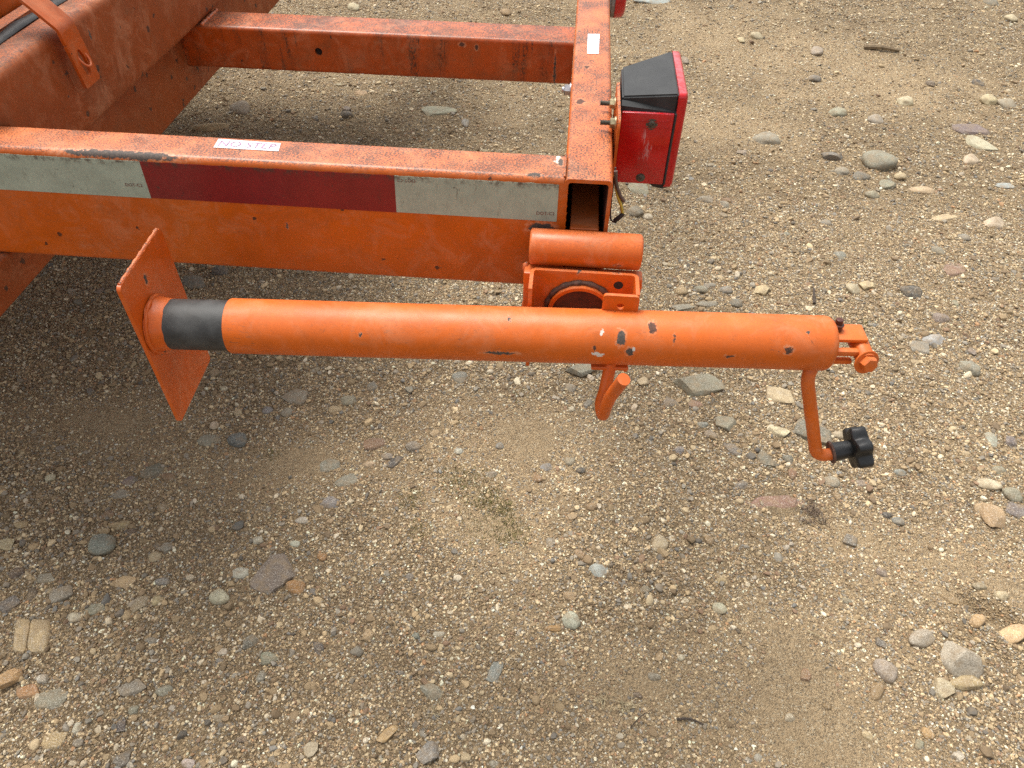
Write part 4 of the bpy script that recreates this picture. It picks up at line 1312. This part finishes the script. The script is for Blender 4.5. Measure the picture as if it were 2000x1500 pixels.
(-0.516,1.767,0.1148,0.0711,0.0213,-0.08,'w4','s',0.4, ""),
(-0.828,1.693,0.0373,0.0321,0.0243,0.11,'dk3','r',0.8, ""),
(-0.412,1.688,0.0235,0.0557,0.0153,0.11,'b','r',0.6, ""),
(-0.823,1.874,0.0463,0.0352,0.0266,0.11,'t','r',0.6, ""),
(-1.052,2.725,0.0478,0.0579,0.0312,0.12,'w6','r',0.9, ""),
(-0.367,2.737,0.0434,0.0512,0.0283,0.12,'t2','r',0.9, ""),
(-0.996,0.726,0.0621,0.0419,0.0256,-0.16,'sl','a',0.8, "dark slate stone in the shade right behind the jack foot plate"),
(-0.948,0.783,0.0373,0.0303,0.0229,0.25,'dk3','r',0.8, ""),
(0.176,1.324,0.03,0.0297,0.0196,0.1,'g','r',0.5, ""),
]
PAL = {'g': (0.254, 0.231, 0.175), 'b': (0.209, 0.216, 0.195), 'b2': (0.342, 0.366, 0.352), 'db': (0.102, 0.12, 0.125), 'sl': (0.138, 0.133, 0.112), 'br': (0.195, 0.107, 0.054), 'pu': (0.156, 0.122, 0.122), 't': (0.413, 0.287, 0.15), 'w': (0.552, 0.479, 0.332), 'c': (0.527, 0.413, 0.231), 'gg': (0.238, 0.238, 0.175), 'w2': (0.491, 0.456, 0.371), 'o': (0.381, 0.195, 0.068), 'dk': (0.107, 0.076, 0.051), 'tg': (0.296, 0.231, 0.144), 'p': (0.552, 0.371, 0.202), 'o2': (0.515, 0.332, 0.144), 'pg': (0.209, 0.168, 0.133), 'dk2': (0.089, 0.058, 0.045), 'dk3': (0.054, 0.054, 0.054), 'w3': (0.479, 0.445, 0.332), 'pw': (0.456, 0.361, 0.238), 't2': (0.262, 0.162, 0.076), 'rd': (0.216, 0.122, 0.084), 'w4': (0.332, 0.296, 0.223), 'w5': (0.434, 0.381, 0.279), 'p2': (0.617, 0.434, 0.246), 'w6': (0.491, 0.413, 0.262), 'gg2': (0.371, 0.402, 0.314)}

# the pinkish rock with a crack: two slabs sharing one mesh, a gap between them
def ridge_mesh():                                            # a blunt lump with a ridge along its top
    bm = bmesh.new()
    bmesh.ops.create_icosphere(bm, subdivisions=4, radius=.5)
    for v in bm.verts:
        q = v.co*(1+.22*mnoise.noise(v.co*2.2+Vector((3, 8, 1))))
        for n_, d in (((.25, -.75, .60), .27), ((.10, .80, .58), .25), ((-.85, .1, .45), .34), ((.8, .25, .45), .36), ((0, 0, -1), .3)):
            n_ = Vector(n_).normalized()
            e = q.dot(n_)-d
            if e > 0: q = q-n_*(e*.9)
        q += v.co.normalized()*(.018*mnoise.noise(v.co*7)+.008*mnoise.noise(v.co*19))
        v.co = q
    lo = [min(v.co[i] for v in bm.verts) for i in range(3)]
    hi = [max(v.co[i] for v in bm.verts) for i in range(3)]
    for v in bm.verts: v.co = Vector([(v.co[i]-(lo[i]+hi[i])/2)/(hi[i]-lo[i]) for i in range(3)])
    me_ = bm_mesh('ridge_rock', bm)
    me_.polygons.foreach_set('use_smooth', [True]*len(me_.polygons))
    me_.materials.append(M_STONE)
    return me_
def split_mesh(th_, asp_):
    bm = bmesh.new()
    for (yc, yw_, xc, xw_, o_) in ((-.205, .57, .0, .96, Vector((0, 0, 0))), (.295, .40, -.03, .94, Vector((5, 2, 1)))):
        g = bmesh.ops.create_icosphere(bm, subdivisions=4, radius=1)
        for v in g['verts']:
            p = v.co.normalized()
            r_ = (abs(p.x)**5+abs(p.y)**5+abs(p.z)**4)**(-.21)*.5
            q = p*r_
            q += Vector((.05*mnoise.noise(q*2.4+o_), .035*mnoise.noise(q*2.9-o_), .10*mnoise.noise(q*2.2+o_)+.03*mnoise.noise(q*7)))
            v.co = Vector((xc+q.x*xw_, yc+q.y*yw_, q.z))
    for v in bm.verts: v.co = Vector((v.co.x-v.co.y*asp_*math.cos(th_), v.co.y*math.sin(th_), v.co.z))
    me_ = bm_mesh('split_rock', bm)
    me_.polygons.foreach_set('use_smooth', [True]*len(me_.polygons))
    me_.materials.append(M_STONE)
    return me_
for (x, y, sx, sy, sz, rot, c_, k_, pr, lab) in STONES:
    if 'largest rock' in lab:
        put_stone(x, y, sx*1.1, sy*1.25, sz*1.55, rot, PAL[c_], k_, .95, lab, ridge_mesh())
    elif 'split rock' in lab:
        put_stone(x, y, sx*.98, sy*1.08, sz*.7, rot, PAL[c_], k_, .7, lab, split_mesh(rot, sy*1.08/(sx*.98)))
    else:
        put_stone(x, y, sx*1.17, sy*1.17, sz*1.08, rot, PAL[c_], k_, pr, lab or None)
taken = np.array([(s[0], s[1], max(s[2], s[3])/2) for s in STONES])
def view_depth(x, y):
    return (x+.053)*fw[0]+(y+.729)*fw[1]+(ZG-.419)*fw[2]
nfill = 300-len(STONES)
cols = ['g', 't', 'b', 'pg', 'tg', 't2', 't2', 'sl', 'br', 'gg', 'tg']
k = 0
while k < nfill:
    x, y = random.uniform(-1.6, 1.6), random.uniform(-.5, 2.3)
    if abs(x+.05) > .80*(view_depth(x, y))*.86 or (random.random() > .55 and y > 1): continue
    if np.any(np.hypot(taken[:, 0]-x, taken[:, 1]-y) < taken[:, 2]+.02): continue
    if sandiness(x, y) > random.uniform(.3, 1.0): continue
    s = random.uniform(.013, .024)*(1 if y < 1 else 1.25)
    put_stone(x, y, s*random.uniform(1, 1.5), s, s*random.uniform(.5, .7), random.uniform(0, 6.28), PAL[random.choice(cols)], random.choice('rraas'), random.uniform(.4, 1))
    k += 1

# ------------------------------------------------------------------ gravel: pebbles nobody could count
def pebble_mat():
    m = NT('pebble')
    a = m.n('ShaderNodeAttribute', attribute_name='col', attribute_type='INSTANCER')
    geo = m.n('ShaderNodeNewGeometry').outputs['Position']
    c = a.outputs['Color']
    c = m.mix(m.ramp(m.noise(geo, 350, 3, .7), .35, .65, 0, .35), c, (.11, .085, .06))
    c = m.mix(m.ramp(m.noise(geo, 38, 4, .7), .44, .68, .04, .45), c, (.26, .186, .106))
    m.bump(m.noise(geo, 700, 3, .6), .3, .001)
    return m.fin(c, .8, .3)
M_PEB = pebble_mat()
pcol = bpy.data.collections.new('pebble_shapes')             # not linked to the scene: shapes only
for i in range(12):
    pm = stone_mesh('raas'[i % 4], 600+i, 2)
    pm.materials.append(M_PEB)
    pcol.objects.link(bpy.data.objects.new('pebble_shape', pm))

PEB = np.array([(.54, .44, .28), (.45, .345, .205), (.36, .27, .158), (.64, .56, .41), (.28, .205, .125), (.20, .148, .095), (.22, .205, .175), (.14, .133, .118),
                (.26, .245, .205), (.32, .288, .235), (.36, .21, .11), (.175, .178, .17), (.70, .63, .49), (.24, .155, .10)])
PEB = np.concatenate([PEB*np.array([1.06, 1.03, .99]), [(.29, .208, .118), (.235, .164, .092), (.33, .242, .138)]])
PW = np.array([15, 13, 12, 9, 9, 9, 9, 7, 8, 8, 3, 5, 5, 6, 17, 14, 14], float)
PW /= PW.sum()
xs, ys, sz_, = [], [], []
def scatter(n, lo, hi, ymax, sandpow, power=1.8):
    x = rng.uniform(-2.9, 2.6, n)
    y = rng.uniform(-.62, ymax, n)
    dep = view_depth(x, y)
    ok = (np.abs(x+.10) < .80*dep+.12)
    s = sandiness(x, y)
    ok &= rng.random(n) < (1-s)**sandpow*1.15
    x, y = x[ok], y[ok]
    u = rng.random(len(x))
    r_ = lo+(hi-lo)*u**power
    xs.append(x); ys.append(y); sz_.append(r_)
scatter(760000, .0022, .0048, 1.3, .22)
scatter(380000, .0034, .0062, 3.6, .35)
scatter(115000, .0052, .0110, 3.6, 1.25)
scatter(9500, .010, .019, 3.6, 1.5)
px, py, ps = np.concatenate(xs), np.concatenate(ys), np.concatenate(sz_)
# no pebbles inside the big stones
keep = np.ones(len(px), bool)
for tx, ty, tr in taken:
    keep &= np.hypot(px-tx, py-ty) > tr*.66
px, py, ps = px[keep], py[keep], ps[keep]
N = len(px)
print("pebbles", N)
pz = ground_h(px, py)+ps*rng.uniform(-.20, .22, N)
asp = np.stack([rng.uniform(.95, 1.45, N), rng.uniform(.75, 1.05, N), rng.uniform(.45, .8, N)], -1)*ps[:, None]
rot = np.stack([rng.normal(0, .28, N), rng.normal(0, .28, N), rng.uniform(0, 6.283, N)], -1)
colr = PEB[rng.choice(len(PEB), N, p=PW)]*(rng.uniform(.65, 1.3, N)*np.where(ps < .006, 1.12, .97))[:, None]
me = bpy.data.meshes.new('gravel')
me.vertices.add(N)
me.vertices.foreach_set('co', np.stack([px, py, pz], -1).reshape(-1).astype(np.float32))
for nm, v in (('scl', asp), ('rot', rot)):
    at_ = me.attributes.new(nm, 'FLOAT_VECTOR', 'POINT')
    at_.data.foreach_set('vector', v.reshape(-1).astype(np.float32))
at_ = me.attributes.new('col', 'FLOAT_COLOR', 'POINT')
at_.data.foreach_set('color', np.concatenate([np.clip(colr, .03, .8), np.ones((N, 1))], 1).reshape(-1).astype(np.float32))
gv = bpy.data.objects.new('gravel', me)
COL.objects.link(gv)
tag(gv, 'loose tan and grey gravel strewn over the dirt', None, None, 'stuff')
ng = bpy.data.node_groups.new('gravel_scatter', 'GeometryNodeTree')
ng.interface.new_socket('Geometry', in_out='INPUT', socket_type='NodeSocketGeometry')
ng.interface.new_socket('Geometry', in_out='OUTPUT', socket_type='NodeSocketGeometry')
gi, go = ng.nodes.new('NodeGroupInput'), ng.nodes.new('NodeGroupOutput')
ci = ng.nodes.new('GeometryNodeCollectionInfo')
ci.inputs['Collection'].default_value = pcol
ci.inputs['Separate Children'].default_value = True
ci.inputs['Reset Children'].default_value = True
ip = ng.nodes.new('GeometryNodeInstanceOnPoints')
ip.inputs['Pick Instance'].default_value = True
def named(nm, typ='FLOAT_VECTOR'):
    q = ng.nodes.new('GeometryNodeInputNamedAttribute')
    q.data_type = typ
    q.inputs['Name'].default_value = nm
    return q.outputs[0]
ng.links.new(gi.outputs[0], ip.inputs['Points'])
ng.links.new(ci.outputs[0], ip.inputs['Instance'])
ng.links.new(named('rot'), ip.inputs['Rotation'])
ng.links.new(named('scl'), ip.inputs['Scale'])
ng.links.new(ip.outputs[0], go.inputs[0])
md = gv.modifiers.new('scatter', 'NODES')
md.node_group = ng

# ------------------------------------------------------------------ moss, dry grass, roots, twigs
def blades(bm, cx, cy, n_, spread, h0, h1, w, lean, rs):
    for _ in range(n_):
        a, r_ = rs.uniform(0, 6.283), spread*1.25*rs.random()**.6
        x, y = cx+r_*math.cos(a), cy+r_*math.sin(a)
        z = float(ground_h(x, y))-.001
        h = rs.uniform(h0, h1)
        b = rs.uniform(0, 6.283)
        l_ = h*rs.uniform(.2, lean)
        d = Vector((math.cos(b), math.sin(b), 0))
        s = Vector((-d.y, d.x, 0))*w*rs.uniform(.6, 1.2)
        p0 = Vector((x, y, z))
        pts = [(p0, 1), (p0+d*l_*.35+Z*h*.6, .8), (p0+d*l_+Z*h*(1 if lean < 1 else .72), .15)]
        vs_ = [(bm.verts.new(p-s*k_), bm.verts.new(p+s*k_)) for p, k_ in pts]
        for (a1, b1), (a2, b2) in zip(vs_, vs_[1:]): bm.faces.new((a1, b1, b2, a2))
rs = random.Random(5)
M_MOSS = plain('moss_green', (.16, .145, .045), .8, var=.45, scale=90)
M_STRAW = plain('dry_straw', (.36, .29, .17), .75, var=.35, scale=120)
M_ROOT = plain('dry_root', (.14, .10, .07), .85, var=.4, scale=120)
M_TWIG = plain('dark_twig', (.055, .040, .030), .85, var=.4, scale=150)
bm = bmesh.new()
for (x, y, n_, s) in ((-.187, .147, 520, .040), (-.235, .160, 300, .030), (-.31, .104, 240, .024), (-.150, .112, 520, .030), (-.105, .045, 420, .030), (-.281, .036, 200, .022), (-.12, .095, 160, .016), (-.16, .06, 300, .05),
                      (.715, .74, 60, .012), (-.12, .40, 50, .02), (.62, 1.95, 70, .03), (.25, 2.7, 70, .03), (-.62, .185, 60, .016)):
    blades(bm, x, y, n_, s, .0025, .007, .0007, .8, rs)
tag(link('moss', bm_mesh('moss', bm), M_MOSS), 'low green moss growing through the gravel', None, None, 'stuff')
for (x, y, n_, s, lab) in ((.067, -.256, 22, .010, 'wispy tuft of dry straw grass near the bottom middle, left of a pale bristle clump'),
                           (.100, -.262, 30, .008, 'pale bristle clump of dry grass near the bottom middle'),
                           (-.196, -.290, 16, .010, 'thin dry grass tuft below the grey-green triangular stone')):
    bm = bmesh.new()
    blades(bm, x, y, n_, s, .008, .018, .0007, 2.2, rs)
    tag(link('grass_tuft', bm_mesh('grass_tuft', bm), M_STRAW), lab, 'grass tuft', 'dry grass tufts in the dirt')
bm = bmesh.new()
for i in range(46):
    a = rs.uniform(0, 6.283)
    x, y = .475+rs.gauss(0, .016), .150+rs.gauss(0, .014)
    pts = [Vector((x, y, float(ground_h(x, y))+rs.uniform(.001, .010)))]
    for k in range(4):
        a += rs.uniform(-.9, .9)
        q = pts[-1]+Vector((math.cos(a), math.sin(a), 0))*rs.uniform(.004, .009)
        q.z = float(ground_h(q.x, q.y))+rs.uniform(.0008, .009)
        pts.append(q)
    tube(bm, catmull(pts, 3), rs.uniform(.0004, .0008), 5)
tag(link('dry_roots', bm_mesh('dry_roots', bm), M_ROOT), 'tangle of dry brown roots on the ground below the crank knob', 'roots')
def twig(pts, r_, m, name, lab, cat, group=None):
    bm = bmesh.new()
    P = [Vector((x, y, float(ground_h(x, y))+z)) for x, y, z in pts]
    C_ = catmull(P, 4)
    tube(bm, C_, [r_*(1.0-.5*i/len(C_)) for i in range(len(C_))], 7)
    tag(link(name, bm_mesh(name, bm), m), lab, cat, group)
twig([(.416, -.100, .006), (.432, -.108, .006), (.449, -.114, .005)], .0013, M_STRAW, 'straw_stem', 'short pale straw stem on bare sand left of the cobbles', 'straw')
twig([(.107, -.292, .003), (.122, -.276, .006), (.142, -.262, .008)], .0010, M_TWIG, 'twig', 'thin dark twig right of the dry grass near the bottom', 'twig', 'twigs on the dirt')
twig([(.603, .800, .004), (.607, .83, .008), (.613, .862, .004)], .0042, M_TWIG, 'twig', 'stubby black bit of bark above the crank end', 'twig', 'twigs on the dirt')
twig([(1.150, 2.545, .006), (1.215, 2.535, .014), (1.290, 2.53, .006)], .012, plain('old_wood', (.20, .145, .085), .85, var=.4, scale=40), 'wood_chip', 'brown splinter of wood lying far right at the top', 'wood chip')
twig([(.180, -.272, .004), (.20, -.270, .005), (.222, -.275, .003)], .0022, M_TWIG, 'twig', 'short brown stick near the bottom right of the dry grass', 'twig', 'twigs on the dirt')
